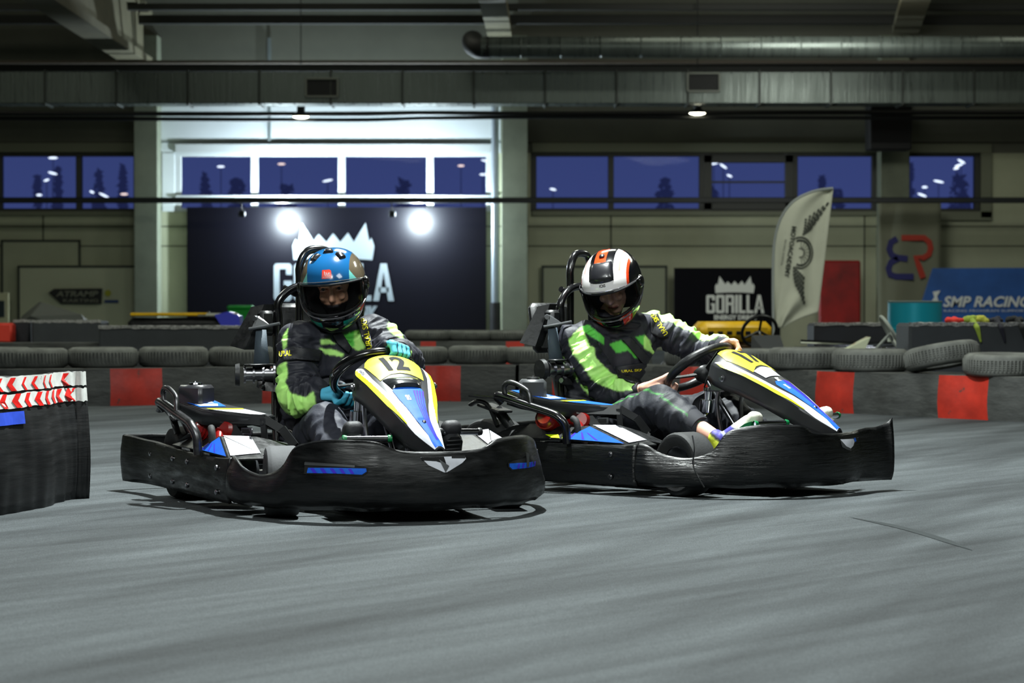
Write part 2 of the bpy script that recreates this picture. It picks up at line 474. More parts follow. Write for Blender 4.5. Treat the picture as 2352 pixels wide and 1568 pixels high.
        st.draw([(.60, .18), (.78, .02), (.80, .06), (.63, .22)], lambda u, v: fw(u, v) + Vector((0, 0, .001)), 4, .2)
        obj('pod_sticker', st, [BLUE, WHITE, DBLUE, YEL, INK], pod, smooth=False)
        for x in (-.62, -.30, -.10, .28):
            for z in (.075, .165):
                y = Y(-.611); bl = M().lathe([(0, .006), (.006, .006), (.011, .002), (.011, -.002)], (x, y, z), (0, -1 if sg < 0 else 1, 0), 10)
                obj('pod_bolt', bl, STEEL if cfg['seed'] == 1 else WSTL, pod)
    wall('rear_bumper', [(-.88, .655, .227), (-.915, .55, .225), (-.93, .3, .22), (-.93, 0, .22), (-.93, -.3, .22), (-.915, -.55, .225), (-.88, -.655, .227)], zb=.05)
    # ---- chassis, floor pan
    b = M()
    for sg in (-1, 1):
        b.tube([(-.8, sg * .32, .07), (-.3, sg * .34, .06), (.2, sg * .33, .06), (.6, sg * .24, .06), (.92, sg * .2, .08)], .016, 10, sm=4)
        b.tube([(-.35, sg * .34, .07), (-.3, sg * .56, .07), (.3, sg * .56, .07), (.36, sg * .34, .07)], .012, 8, sm=4)
    for x in (-.75, -.2, .25, .88): b.tube([(x, -.3, .065), (x, .3, .065)], .014, 8)
    b.tube([(-.42, -.5, .14), (-.42, .5, .14)], .018, 10)
    b.tube([(.53, -.42, .13), (.53, .42, .13)], .012, 8)
    b.hull([(x, y, z) for x in (-.15, .9) for y in (-.22, .22) for z in (.045, .052)])
    obj('chassis', b, TUBE, K)
    # ---- wheels
    for nm, x, y, r, w in (('front_wheel', .53, .442, .128, .12), ('rear_wheel', -.41, .50, .142, .17)):
        for sg in (-1, 1):
            b = M(); tyre(b, (0, 0, 0), r, w, 0, .07, 1)
            def turn(bb):
                a = math.radians(cfg['steer']) if nm[0] == 'f' else 0.
                bb.v = [(x + p[0] * math.cos(a) - p[1] * math.sin(a), sg * y + p[0] * math.sin(a) + p[1] * math.cos(a), r + p[2]) for p in bb.v]
            turn(b)
            wh = obj(nm, b, RUBS if (nm[0] == 'f' and sg < 0 and cfg['seed'] == 1) else RUB, K)
            b = M(); b.lathe([(.02, -w * .2), (.05, -w * .25), (.068, -w * .40), (.074, -w * .40), (.074, w * .40), (.068, w * .40), (.05, w * .15), (.02, w * .2)], (0, 0, 0), (0, 1, 0), 24)
            b.cyl((0, -.05, 0), (0, .05, 0), .018, 10); turn(b)
            obj('wheel_rim', b, STEEL, wh)
    # ---- nose cowl
    xs = np.linspace(.40, .98, 46); rows = []
    for x in xs:
        w = interp(x, CX, CW); e = interp(x, CX, CE); h = interp(x, CX, CH); yc = interp(x, CX, CY); r = []
        for t in (1, .7, .35, .1): r.append(Vector((x - .012 * t, yc - w - .004 * t, e - h * t)))
        for s_ in np.linspace(-1, 1, 21): r.append(cowl(x, float(s_)))
        for t in (.1, .35, .7, 1): r.append(Vector((x - .012 * t, yc + w + .004 * t, e - h * t)))
        rows.append(r)
    back = [Vector((p.x - .02, p.y * .93, p.z - .035)) for p in rows[0]]
    b = M().grid([back] + rows)
    cw = obj('nose_cowl', b, mat('cowl_plastic', srgb(40, 41, 43), .38, nz=(7, .7, 1.2)), K, solid=.006, soff=-1, sharp=50)
    s = M(); O = lambda o: (lambda a, c: cowl(a, c, o))
    NP = 4 if cfg['num'] == '12' else 5
    s.draw([(.432, -.60), (.426, 0), (.432, .60), (.50, .72), (.625, .66), (.606, .3), (.600, 0), (.604, -.3), (.622, -.66), (.50, -.76)], lambda a, c: cowl(a, c, .002), NP, .02)
    # digits: read from the front, top towards the driver
    s.text(cfg['num'], lambda a, c: cowl(.532 - c, a / .15, .0035), .100, 6, bold=.045, shear=-.10, wid=.105, L=.012)
    def band(lo, hi, mi, o, x0=.455, x1=.975):
        for sg in (-1, 1):
            R = []
            for x in np.linspace(x0, x1, 30):
                a = lo(x); c_ = hi(x)
                R.append([cowl(float(x), sg * (a + (c_ - a) * t / 5), o) for t in range(6)])
            if sg > 0: R = R[::-1]
            s.grid(R, mi)
    band(lambda x: interp(x, [.455, .5, .6, .75, .86, .93], [.93, .8, .80, .66, .44, .40]), lambda x: interp(x, [.455, .6, .75, .85, .9, .98], [.95, .90, .82, .88, 1, 1]), 1, .0018)
    band(lambda x: interp(x, [.47, .6, .75, .86], [.92, .89, .81, .86]), lambda x: interp(x, [.47, .5, .75, .86], [.95, 1., 1., .9]), 3, .0018, .47, .86)
    # side skirt band of white at the front end
    blue = [(.66 if cfg['num'] == '12' else .70, 0), (.672, -.36), (.69, -.52), (.75, -.5), (.82, -.42), (.88, -.36), (.93, -.38), (.974, -.8), (.974, .8), (.93, .38), (.88, .36), (.82, .42), (.75, .5), (.69, .52), (.672, .36)]
    if cfg['num'] != '12': blue = [(x + (.03 if x < .7 else 0), c_) for x, c_ in blue]
    s.draw(blue, O(.0018), 0, .02)
    for k_ in range(4):
        a = .12 + .1 * k_
        s.draw([(.70, a + .05), (.78, a * .9), (.95, a * .8), (.95, a * .8 + .05), (.78, a * .9 + .04), (.70, a + .12)], O(.0028), 2, .02)
    s.text('SR5', lambda a, c: cowl(.745 - c, a / .125, .003), .032, 1, bold=.03, cx=-.018, wid=.022, L=.01)
    s.lathe([(0, .004), (.006, .003), (.008, 0)], cowl(.875, 0, .002), (.6, 0, .8), 10, 7)
    if cfg['num'] == '12':
        s.text('ADVANTICA', lambda a, c: cowl(.52 + a * .9, -.87 + c / .14, .003), .008, 6, bold=.01, wid=.05, L=.01, rot=0)
    else:
        s.draw([(.62, -.62), (.612, -.1), (.618, .38), (.672, .36), (.672, -.1), (.672, -.55)], O(.003), 1, .02)
        s.text('SK', lambda a, c: cowl(.695 - c, a / .125, .0035), .026, 1, bold=.05, shear=.3, cx=-.01, wid=.035, L=.01)
    obj('cowl_sticker', s, [BLUE, WHITE, DBLUE, YEL, NUMY, NUMD, INK, STEEL], cw, sharp=50)
    if cfg['num'] == '12':      # glossy scoop in front of the number
        R = []
        for x in np.linspace(.622, .682, 12):
            t = (x - .622) / .06; r = []
            for s_ in np.linspace(-.60, .60, 15):
                s2 = s_ * (1 - .18 * t); e = max(0, 1 - (abs(s_) / .60) ** 4)
                r.append(cowl(float(x), float(s2), .002 + .016 * e * math.sin(min(1, t * 1.4) * PI / 2) * (1 if t < .93 else .2)))
            R.append(r)
        obj('cowl_scoop', M().grid(R), mat('scoop_gloss', srgb(34, 36, 38), .22, coat=.8, nz=(60, .6, 1.5), stretch=(1, .3, 1)), cw)
    b = M()
    for sg in (-1, 1):
        b.lathe([(0, .012), (.007, .012), (.008, .006), (.014, .004), (.014, 0)], (.512, sg * .158, .462), (0, sg, 0), 12)
        b.tube([(.47, sg * .10, .45), (.44, sg * .09, .36), (.46, sg * .08, .22), (.5, sg * .07, .08)], .009, 8, sm=4)
        b.box((.46, sg * .11, .43), (.07, .02, .05), 0, .006)
    obj('cowl_bracket', b, STEEL, K)
    # ---- steering
    C = Vector((.29, 0, .50)); n = Vector((-.6, 0, .8)); upv = Vector((.8, 0, .6)); lf = Vector((0, 1, 0))
    sw = M(); ring = [C + (lf * math.cos(a) + upv * math.sin(a)) * .15 for a in [2 * PI * k / 48 for k in range(48)]]
    rr = [.0165 + .0045 * max(0, math.cos(2 * (2 * PI * k / 48) + .6)) for k in range(48)]
    sw.tube(ring, rr, 12, 0, closed=True)
    w_ = obj('steering_wheel', sw, BLKG if cfg['seed'] == 1 else BLK, K)
    b = M()
    for a in (PI / 2 - .0, PI * 7 / 6, -PI / 6):
        d = lf * math.cos(a) + upv * math.sin(a)
        b.tube([C - n * .03, C - n * .02 + d * .06, C + d * .145], [.02, .016, .014], 8, 0, sm=3, sq=(1, .45))
    b.lathe([(0, .01), (.035, .01), (.04, 0), (.036, -.03), (.02, -.05)], C - n * .02, n, 20)
    obj('steering_spoke', b, BLK, w_)
    b = M(); b.tube([C - n * .03, C - n * .36], .011, 10)
    obj('steering_column', b, STEEL, K)
    # ---- master cylinder and cables beside the column
    b = M(); b.lathe([(0, .05), (.02, .05), (.022, .04), (.016, .036), (.016, 0), (.03, 0), (.03, -.05), (0, -.05)], (.40, -.10, .37), (.1, 0, 1), 14)
    b.tube([(.40, -.10, .32), (.38, -.15, .25), (.45, -.16, .16)], .006, 8, sm=4)
    obj('brake_reservoir', b, CHR, K)
    # ---- pedals and their bars
    for a, c_, g in (((.755, -.285, .288), (.80, -.13, .288), GRN), ((.86, .04, .312), (.84, .20, .308), GRN if cfg['seed'] == 2 else BLK)):
        b = M(); b.tube([a, c_], .0115, 12, 0)
        for p in (a, c_): b.lathe([(0, .01), (.013, .01), (.015, 0), (.013, -.006)], p, Vector(c_) - Vector(a), 12, 1)
        pr = obj('pedal_bar', b, [CHR, g], K)
        a = Vector(a); b = M()
        b.prism([a + Vector((-.02, 0, .01)), a + Vector((-.02, .0, -.05)), a + Vector((-.14, .0, -.10)), a + Vector((-.16, 0, -.07)), a + Vector((-.05, 0, -.0))], (0, .01, 0))
        b.tube([a + Vector((-.03, 0, -.02)), a + Vector((.0, .03, -.22))], .008, 8)
        obj('pedal_arm', b, g, pr)
    # ---- seat shell
    R = []
    for t in np.linspace(0, 1, 16):
        # along the centre line from the front lip over the pan and up the back
        x = interp(t, [0, .35, .55, 1], [.10, -.20, -.34, -.47]); z = interp(t, [0, .35, .55, 1], [.14, .075, .12, .56]); hw = interp(t, [0, .4, .8, 1], [.17, .19, .185, .15])
        sd = interp(t, [0, .3, .6, 1], [.05, .20, .17, .04]); r = []
        for s_ in np.linspace(-1, 1, 15):
            k = abs(s_) ** 3
            r.append(Vector((x + k * (.10 if t > .5 else .02), hw * s_ * (1 + .06 * k), z + k * sd * (1 if t < .6 else .55))))
        R.append(r)
    obj('seat', M().grid(R), mat('seat_shell', srgb(17, 17, 18), .38), K, solid=.01)
    b = M()
    b.box((-.50, 0, .66), (.05, .27, .22), 0, .02, Matrix.Rotation(-.15, 3, 'Y'))
    obj('headrest', b, BLK, K)
    # ---- roll bars
    for hw, zt, x in ((.172, .842, -.31), (.075, .985, -.335)):
        b = M(); zb = .30
        b.tube([(x + .06, -hw * 1.15, .14), (x + .01, -hw * 1.1, zb + .1), (x, -hw, zt - .16), (x, -hw, zt - .07), (x, -hw * .62, zt - .012), (x, 0, zt), (x, hw * .62, zt - .012), (x, hw, zt - .07), (x, hw, zt - .16), (x + .01, hw * 1.1, zb + .1), (x + .06, hw * 1.15, .14)],
               .0165, 12, sm=5)
        if hw < .1: b.tube([(x, -.075, .80), (x, -.172 + .03, .83)], .013, 8)
        obj('roll_bar', b, TUBE, K)
    # ---- right-hand belt gear: guide slab, tongue, strap, reel
    b = M(); b.hull([(x, y + a, z) for a in (0, .05) for x, y, z in ((-.36, -.27, .755), (-.33, -.225, .765), (-.40, -.345, .60), (-.35, -.30, .585), (-.37, -.31, .60))])
    b.box((-.33, -.22, .69), (.07, .06, .10), 0, .012)
    g = obj('belt_guide', b, BLK, K)
    b = M(); b.lathe([(0, .014), (.010, .014), (.013, .008), (.013, 0)], (-.315, -.262, .708), (.6, -.9, .1), 14, 0)
    b.hull([(-.31 + a, -.26 - a, z_) for a in (0, .005) for z_ in (.716,)] + [(-.30, -.285, .675), (-.265, -.225, .685), (-.30, -.28, .682), (-.31, -.25, .72)])
    b.tube([(-.31, -.295, .668), (-.28, -.25, .676), (-.24, -.19, .69)], .006, 8)
    obj('belt_tongue', b, GREYP, g)
    b = M(); b.grid([[(-.305, -.268, .665), (-.285, -.232, .665)], [(-.30, -.275, .60), (-.275, -.23, .60)], [(-.285, -.285, .515), (-.255, -.225, .515)]])
    obj('belt_strap', b, mat('belt_webbing', srgb(62, 74, 84), .7, bump=(300, .5, .002)), K, solid=.004)
    b = M(); b.cyl((-.27, -.325, .49), (-.235, -.215, .49), .026, 18, 0)
    for t in (0, .3, .62, 1):
        p = Vector((-.27, -.325, .49)).lerp(Vector((-.235, -.215, .49)), t); b.lathe([(0, .004), (.036, .004), (.036, -.004), (0, -.004)], p, (.3, 1, 0), 18, 0)
    b.lathe([(0, .02), (.042, .018), (.046, 0), (0, 0)], (-.273, -.345, .488), (-.3, -1, 0), 20, 1)
    b.box((-.25, -.27, .527), (.05, .12, .008), 1, .002, Matrix.Rotation(.3, 3, 'Z'))
    b.hull([(-.25, -.28, .47), (-.25, -.21, .47), (-.22, -.20, .42), (-.24, -.26, .425), (-.26, -.28, .44), (-.262, -.2, .45)], 1)
    b.lathe([(0, .012), (.010, .012), (.013, .004), (.013, 0)], (-.235, -.262, .441), (.35, -1, .1), 12, 0)
    obj('belt_reel', b, [STEEL, BLK], K)
    # ---- engine in the right-hand pod
    b = M(); b.hull(sphere_pts((.0, -.46, .14), (.13, .10, .08), 8), 1)
    b.lathe([(0, .05), (.028, .05), (.040, .04), (.043, .0), (.038, -.06), (.02, -.07)], (.03, -.475, .285), (.5, -.8, .2), 18, 0)
    b.lathe([(0, .05), (.03, .05), (.045, .03), (.045, -.05), (0, -.05)], (-.08, -.55, .29), (.2, -.9, .3), 16, 0)
    for k_ in range(5): b.lathe([(.03, .002), (.049, 0), (.03, -.002)], Vector((-.08, -.55, .29)) + Vector((.2, -.9, .3)).normalized() * (-.03 + .015 * k_), (.2, -.9, .3), 16, 0)
    for k_ in range(6): b.box((-.10 + .0 * k_, -.45, .15 + .022 * k_), (.12, .12, .008), 1, .002)
    b.tube([(-.05, -.50, .30), (.06, -.53, .27), (.10, -.55, .20)], .018, 10, 0, sm=4)
    en = obj('engine', b, [RED, GREYP], K)
    b = M(); b.tube([(.05, -.56, .30), (.075, -.565, .285), (.085, -.565, .23), (.085, -.56, .17)], .014, 10, 0, sm=4)
    obj('engine_hose', b, RUB, en)
    # exhaust arms at the rear
    b = M()
    b.tube([(-.44, -.62, .345), (-.40, -.62, .36), (-.36, -.60, .34), (-.33, -.58, .26)], .018, 10, 0, sm=4, sq=(1, .5))
    b.tube([(-.36, -.55, .33), (-.30, -.52, .24), (-.28, -.5, .15)], .022, 10, 0, sm=4)
    b.box((-.36, -.56, .33), (.12, .10, .012), 0, .004, Matrix.Rotation(.25, 3, 'Y'))
    ex = obj('exhaust_guard', b, WSTL if cfg['seed'] == 1 else BLK, K)
    if cfg['seed'] == 2:
        b = M(); b.hull([(-.42, -.66, .385), (-.25, -.63, .375), (-.27, -.56, .36), (-.40, -.58, .37), (-.42, -.66, .379), (-.25, -.63, .369)], 0)
        b.hull([(-.40, -.655, .388), (-.28, -.635, .382), (-.30, -.60, .378), (-.38, -.61, .38), (-.39, -.65, .386)], 1)
        obj('rear_plate', b, [BLK, YEL], K)
    # fuel tank
    b = M(); R_ = Matrix.Rotation(math.radians(40), 3, 'Z')
    b.box((-.16, -.556, .408), (.112, .105, .095), 0, .012, R_)
    ft = obj('fuel_tank', b, GREYP if cfg['seed'] == 2 else mat('tank_plastic', srgb(38, 38, 42), .3), K)
    b = M(); b.lathe([(0, .014), (.006, .014), (.008, .009), (.026, .008), (.028, .002), (.022, -.004)], (-.155, -.56, .456), (0, 0, 1), 18)
    obj('tank_cap', b, CHR if cfg['seed'] == 1 else BLK, ft)
    # engine cover
    PZ = lambda x, y: .402 - .15 * (x + .25) + .02 * max(0, -.05 - x)
    top = [(-.255, -.60), (-.17, -.622), (-.02, -.572), (.06, -.498), (.152, -.388), (.12, -.335), (.0, -.395), (-.12, -.465), (-.25, -.49)]
    top = [(x, y, PZ(x, y)) for x, y in top]
    low = [(x, y, z - .058) for x, y, z in top]; low[4] = (.15, -.395, .315)
    b = M(); k_ = len(top); b.add([Vector(p) for p in top] + [Vector(p) for p in low], [tuple(range(k_))] + [(i, (i + 1) % k_, (i + 1) % k_ + k_, i + k_) for i in range(k_)])
    # front frame with its two windows
    fr = [(.02, -.53, .31), (.155, -.40, .315), (.20, -.33, .29), (.215, -.29, .21), (.16, -.28, .215), (.12, -.40, .22), (.06, -.47, .255)]
    fr = [Vector(p) for p in fr]
    def bar(p, q, w_, t_=.012):
        p, q = Vector(p), Vector(q); d = (q - p).normalized(); nn = Vector((.65, -.70, .30)).normalized(); s_ = d.cross(nn).normalized() * w_ / 2; k = nn * t_ / 2
        b.hull([r_ + s_ * i + k * j for r_ in (p, q) for i in (-1, 1) for j in (-1, 1)])
    bar((.035, -.515, .335), (.16, -.385, .330), .04); bar((.05, -.50, .335), (.115, -.455, .245), .035); bar((.10, -.46, .255), (.20, -.33, .235), .025)
    bar((.158, -.39, .335), (.165, -.385, .245), .022); bar((.16, -.385, .335), (.205, -.33, .295), .03); bar((.205, -.332, .30), (.235, -.29, .235), .032); bar((.235, -.29, .24), (.205, -.32, .20), .03)
    ec = obj('engine_cover', b, mat('cover_plastic', srgb(34, 35, 37), .36, nz=(8, .6, 1.4)), K, solid=.006, sharp=30)
    s = M(); up = Vector((0, 0, .007))
    def quad(pts, mi, dz=.0075): s.prism([Vector(p) + Vector((0, 0, dz)) for p in pts], (0, 0, .0008), mi)
    def flatq(pts, mi, dz): quad([(x, y, PZ(x, y)) for x, y in pts], mi, dz)
    flatq([(-.245, -.592), (-.17, -.612), (-.05, -.575), (-.05, -.47), (-.13, -.478), (-.235, -.50)], 0, .003)
    flatq([(-.17, -.60), (-.125, -.59), (-.11, -.50), (-.17, -.505)], 1, .0042); flatq([(-.10, -.58), (-.06, -.568), (-.055, -.50), (-.095, -.49)], 1, .0042)
    flatq([(.0, -.55), (.05, -.498), (.128, -.398), (.108, -.362), (.01, -.415)], 1 if cfg['seed'] == 1 else 0, .003)
    flatq([(-.012, -.56), (.008, -.545), (.016, -.42), (.0, -.42)], 2, .0042)
    obj('cover_sticker', s, [BLUE, WHITE, YEL], ec, smooth=False)
    b = M(); R2 = Matrix.Rotation(math.radians(42), 3, 'Z')
    b.box((.115, -.44, .288), (.05, .006, .030), 0, .003, R2); b.box((.115, -.444, .288), (.034, .004, .016), 1, .001, R2)
    obj('switch_plate', b, [STEEL, BLK], ec); b = M(); b.box((.06, -.495, .29), (.035, .006, .02), 0, .002, R2)
    obj('hour_meter', b, BLK, ec)
    # guard tube and grab loop
    b = M(); b.tube([(-.24, -.655, .36), (-.255, -.675, .385), (-.225, -.672, .385), (-.12, -.655, .355), (.0, -.635, .322), (.035, -.63, .305), (.06, -.62, .27), (.065, -.615, .20)], .0175, 12, sm=5)
    gt = obj('guard_tube', b, WSTL if cfg['seed'] == 1 else TUBE, K)
    b = M(); b.tube([(-.215, -.668, .392), (-.22, -.67, .425), (-.20, -.668, .443), (-.17, -.66, .440), (-.125, -.65, .418), (-.105, -.65, .40), (-.095, -.652, .36)], .011, 10, sm=5)
    obj('grab_loop', b, WSTL, gt)
    if cfg['seed'] == 2:      # slack black wire hanging over the taped bumper
        b = M(); b.tube([(.64, -.555, .25), (.66, -.57, .20), (.655, -.572, .14), (.68, -.572, .09), (.70, -.56, .05)], .003, 6, sm=5)
        obj('loose_wire', b, BLK, K)
    return K

KA = make_kart(dict(loc=(-.644, 9.39, 0), th=24, steer=-13, tape=False, flap=False, num='12', seed=1,
                    label='blue, white and fluorescent yellow kart numbered 12, nearer of the two raced karts'))
KB = make_kart(dict(loc=(.56, 10.315, 0), th=51, steer=-13, tape=True, flap=True, num='17', seed=2,
                    label='tape-wrapped kart numbered 17 with a sprung front bumper, following behind the other'))
# ================================================================== DRIVERS
SUIT_K = srgb(38, 39, 48); SUIT_G = srgb(196, 255, 138); SUIT_G2 = srgb(96, 206, 78); SUIT_D = srgb(14, 14, 17); SUIT_Y = srgb(150, 215, 40)
SKIN = srgb(226, 172, 150)
FABRIC = mat('race_suit_fabric', rough=.6, attr=True, bump=(30, .45, .006), spec=.45)
TROUS = mat('trouser_fabric', rough=.65, attr=True, bump=(30, .4, .006), spec=.4)
SKINM = mat('skin', rough=.5, attr=True, nz=(50, .9, 1.08), spec=.4)
GLOVE = mat('glove_fabric', rough=.65, attr=True, bump=(250, .3, .001))
SHELLM = mat('helmet_shell', rough=.16, attr=True, coat=.7)
VISOR = mat('smoked_visor', rough=.03, alpha=(srgb(222, 222, 224), .10))

def helm_pt(az, el, off=0.):
    ca, sa, ce, se = math.cos(az), math.sin(az), math.cos(el), math.sin(el)
    dx, dy, dz = ce * ca, ce * sa, se
    a = .165 if dx > 0 else .160
    r = (abs(dx / a) ** 2.25 + abs(dy / .127) ** 2.25 + abs(dz / .148) ** 2.25) ** (-1 / 2.25)
    w = math.exp(-(az / math.radians(52)) ** 2); t = min(1, max(0, (-math.degrees(el) - 8) / 34)); t = t * t * (3 - 2 * t)
    r += .030 * w * t
    p = Vector((dx, dy, dz)) * (r + off)
    if p.z < -.150: p *= (-.150 / p.z)
    return p

def helmet(cfg, H, parent):
    R = (Matrix.Rotation(cfg['yaw'], 3, 'Z') @ Matrix.Rotation(cfg['pitch'], 3, 'Y') @ Matrix.Rotation(cfg['roll'], 3, 'X'))
    T = lambda p: H + R @ Vector(p)
    D = math.degrees
    PA, P0, P1 = math.radians(64), math.radians(-20), math.radians(17)
    NA, NE = 420, 232
    azs = [-PI + 2 * PI * i / NA for i in range(NA)]; els = [math.radians(-56 + 146 * j / (NE - 1)) for j in range(NE)]
    blue = srgb(24, 88, 140); olive = srgb(92, 82, 66); teal = srgb(20, 130, 112); mint = srgb(110, 190, 180); red = srgb(226, 60, 30); blk = srgb(10, 10, 13)
    white = srgb(232, 228, 228); lred = srgb(228, 66, 30)
    def colA(az, el, p):
        a = abs(az) * 57.3; e = el * 57.3
        if e > 16:
            if abs(p.y) > .082 + .10 * (p.x < -.02) * 0 and e < 78:
                if a < 72 and e < 34 and abs(p.y) < .082 + (34 - e) * .0016: return mint
                return olive
            return blue
        if e > -22: return blk if a < 100 else (olive if a > 130 else blk)
        if 42 < a < 66 and -34 < e < -22 and (a - 42) > (-22 - e) * .9: return red
        if 16 < a < 40 and -54 < e < -33 and (a - 12) > (-e - 33) * .9 - 2: return teal
        if 42 < a < 54 and -50 < e < -40: return srgb(120, 105, 20)
        return blk
    def colB(az, el, p):
        a = abs(az) * 57.3; e = el * 57.3; y = p.y + .006
        if e > 16 + max(0, a - 35) * .35:
            if abs(y) > .112: return blk
            if abs(y) > .101: return lred if abs(y) < .109 else blk
            if p.x > -.13 and e > 40 and abs(y) < .054 - .012 * (p.x < -.08):
                if -.032 < y < .020 and e > 58 and p.x > -.115: 
                    return lred
                return blk
            if p.x > -.02 and e > 35 and .036 < abs(y) < .054: return blk
            if abs(abs(y) - .078) < .003 and 44 < e < 68: return srgb(235, 150, 135)
            return white
        if e > -24: return blk
        if 18 < a < 40 and -56 < e < -24 and a > 14 + (-24 - e) * .1: return srgb(205, 50, 24) if a < 36 else srgb(120, 170, 40)
        if 40 < a < 46 and e > -46: return srgb(110, 150, 30)
        return blk
    cf = colA if cfg['who'] == 'A' else colB
    b = M(); rows = []; cols = []
    for az in azs:
        r = []
        for el in els:
            p = helm_pt(az, el); r.append(T(p)); cols.append(cf(az, el, p))
        rows.append(r)
    # the face opening is left out of the shell
    b.v = [tuple(p) for r in rows for p in r]; b.c = cols
    for i in range(NA):
        k = (i + 1) % NA
        for j in range(NE - 1):
            az = azs[i] + PI / NA; el = (els[j] + els[j + 1]) / 2
            lo = P0 - .05 + .10 * (abs(az) / PA) ** 2; hi = P1 - .05 * (abs(az) / PA) ** 3
            if abs(az) < PA and lo < el < hi: continue
            b.f.append((i * NE + j, k * NE + j, k * NE + j + 1, i * NE + j + 1)); b.m.append(0)
    hm = obj('helmet', b, SHELLM, parent, sharp=60, solid=.012)
    # lining, rim round the opening, neck roll
    b = M(); b.grid([[T(helm_pt(a, e, -.020)) for e in [math.radians(x) for x in range(-54, 91, 12)]] for a in azs[::6] if abs(a) > PA + .06])
    b.grid([[T(helm_pt(a, e, -.020)) for e in [math.radians(x) for x in (-54, -46, -38, -30, -26)]] for a in np.linspace(-PA - .1, PA + .1, 30)]); obj('helmet_lining', b, DARKF, hm)
    b = M(); b.tube([T(helm_pt(a, math.radians(-55), -.010)) for a in azs[::6]], .014, 8, closed=True)
    obj('neck_roll', b, RUB, hm)
    b = M(); top = []; n = 30
    for i in range(n + 1):
        a = -PA + 2 * PA * i / n; top.append(T(helm_pt(a, P1 - .05 * (abs(a) / PA) ** 3, .001)))
    for i in range(n + 1):
        a = PA - 2 * PA * i / n; top.append(T(helm_pt(a, P0 - .05 + .10 * (abs(a) / PA) ** 2, .001)))
    b.tube(top, .0045, 8, closed=True)
    obj('opening_seal', b, RUB, hm)
    # visor with its rim and pivots
    V = math.radians(86); R_ = []
    vt = lambda a: math.radians(21) - .16 * (abs(a) / V) ** 2.2; vb = lambda a: math.radians(-26) + .30 * (abs(a) / V) ** 2.2
    for i in range(61):
        a = -V + 2 * V * i / 60; R_.append([T(helm_pt(a, vb(a) + (vt(a) - vb(a)) * k / 16, .0075)) for k in range(17)])
    vs = obj('visor', M().grid(R_), VISOR, hm)
    b = M(); b.tube([T(helm_pt(-V + 2 * V * i / 60, vb(-V + 2 * V * i / 60), .008)) for i in range(61)], .0028, 8)
    b.tube([T(helm_pt(-V + 2 * V * i / 60, vt(-V + 2 * V * i / 60), .008)) for i in range(61)], .0018, 8)
    obj('visor_edge', b, mat('visor_edge', srgb(120, 118, 122), .12, .6, coat=.5), vs)
    b = M()
    for sg in (-1, 1):
        p = helm_pt(sg * math.radians(84), math.radians(3), .004); b.lathe([(0, .012), (.018, .010), (.026, .004), (.028, -.004)], T(p), R @ Vector((0, sg, 0)), 20)
    obj('visor_pivot', b, BLKG, vs)
    b = M()
    if cfg['who'] == 'A':
        for az, el, w in ((0, 80, .020), (math.radians(-42), 62, .017), (math.radians(42), 62, .017)):
            e = math.radians(el); rr = []
            for i in range(7):
                r = []
                for j in range(7):
                    u, v = i / 3 - 1, j / 3 - 1; bulge = .013 * (1 - abs(u) ** 4) * (1 - abs(v) ** 4) + (.002 if (i % 2) else 0)
                    q = helm_pt(az, e, 0); side = Vector((0, 1, 0)) if az == 0 else Vector((-q.y, q.x, 0)).normalized(); nn = q.normalized(); side = (side - nn * side.dot(nn)).normalized(); up = nn.cross(side)
                    o = q + side * (v * w * (1 - .15 * u)) + up * (u * w * (1.25 if az else .8)); d = o.normalized()
                    r.append(T(helm_pt(math.atan2(d.y, d.x), math.asin(d.z), bulge - .002)))
                rr.append(r)
            b.grid(rr)
    else:
        rr = []
        for i in range(9):
            r = []
            for j in range(13):
                u, v = i / 4 - 1, j / 6 - 1; x = .062 + .036 * u + .012 * v * v * (-1); y = -.004 + .052 * v
                z = .1; d = Vector((x + .03, y, .118 - .04 * u)).normalized()
                r.append(T(helm_pt(math.atan2(d.y, d.x), math.asin(d.z), -.002 + .012 * (1 - abs(u) ** 6) * (1 - abs(v) ** 6))))
            rr.append(r)
        b.grid(rr)
        q = Vector((.012, -.006, .145)).normalized(); p = helm_pt(math.atan2(q.y, q.x), math.asin(q.z), .004); b.box(T(p), (.024, .024, .010), 0, .004, R)
    obj('helmet_vent', b, mat('vent_plastic', srgb(26, 26, 30), .3, coat=.5), hm, sharp=50)
    # forehead badge / lettering
    b = M(); S = lambda o: (lambda u, v: T(helm_pt(u / .165, math.radians(cfg['badge']) + v / .165, o)))
    if cfg['who'] == 'A':
        b.draw([(-.022, -.018), (.021, -.018), (.021, .012), (.014, .018), (-.022, .018)], S(.0012), 0, .01)
        for k in range(3): b.draw([(-.013 + .009 * k, .013 - .006 * k), (-.009 + .009 * k, .009 - .004 * k), (-.004 + .009 * k, -.008), (-.008 + .009 * k, -.006)], S(.0024), 1, .01)
        b.draw([(.006, .004), (.015, .004), (.015, .001), (.006, .001)], S(.0026), 1, .01)
        b.text('MT HELMETS', S(.0024), .0035, 1, bold=.01, wid=.034, cy=-.013, L=.01)
    else:
        b.text('ICXS', S(.0014), .012, 2, bold=.03, wid=.030, L=.006)
    obj('helmet_badge', b, [mat('badge_red', srgb(226, 52, 28), .3), WHITE, INK], hm)
    # chin vent
    b = M(); b.draw([(-.03, -.006), (.03, -.006), (.024, .008), (-.024, .008)], lambda u, v: T(helm_pt(u / .17, math.radians(-33) + v / .17, .004)), 0, .01)
    b.tube([T(helm_pt(u / .17, math.radians(-30.5), .005)) for u in (-.035, -.01, .0, .01, .035)], .0022, 6)
    obj('chin_vent', b, BLKG, hm)
    return T, R, hm

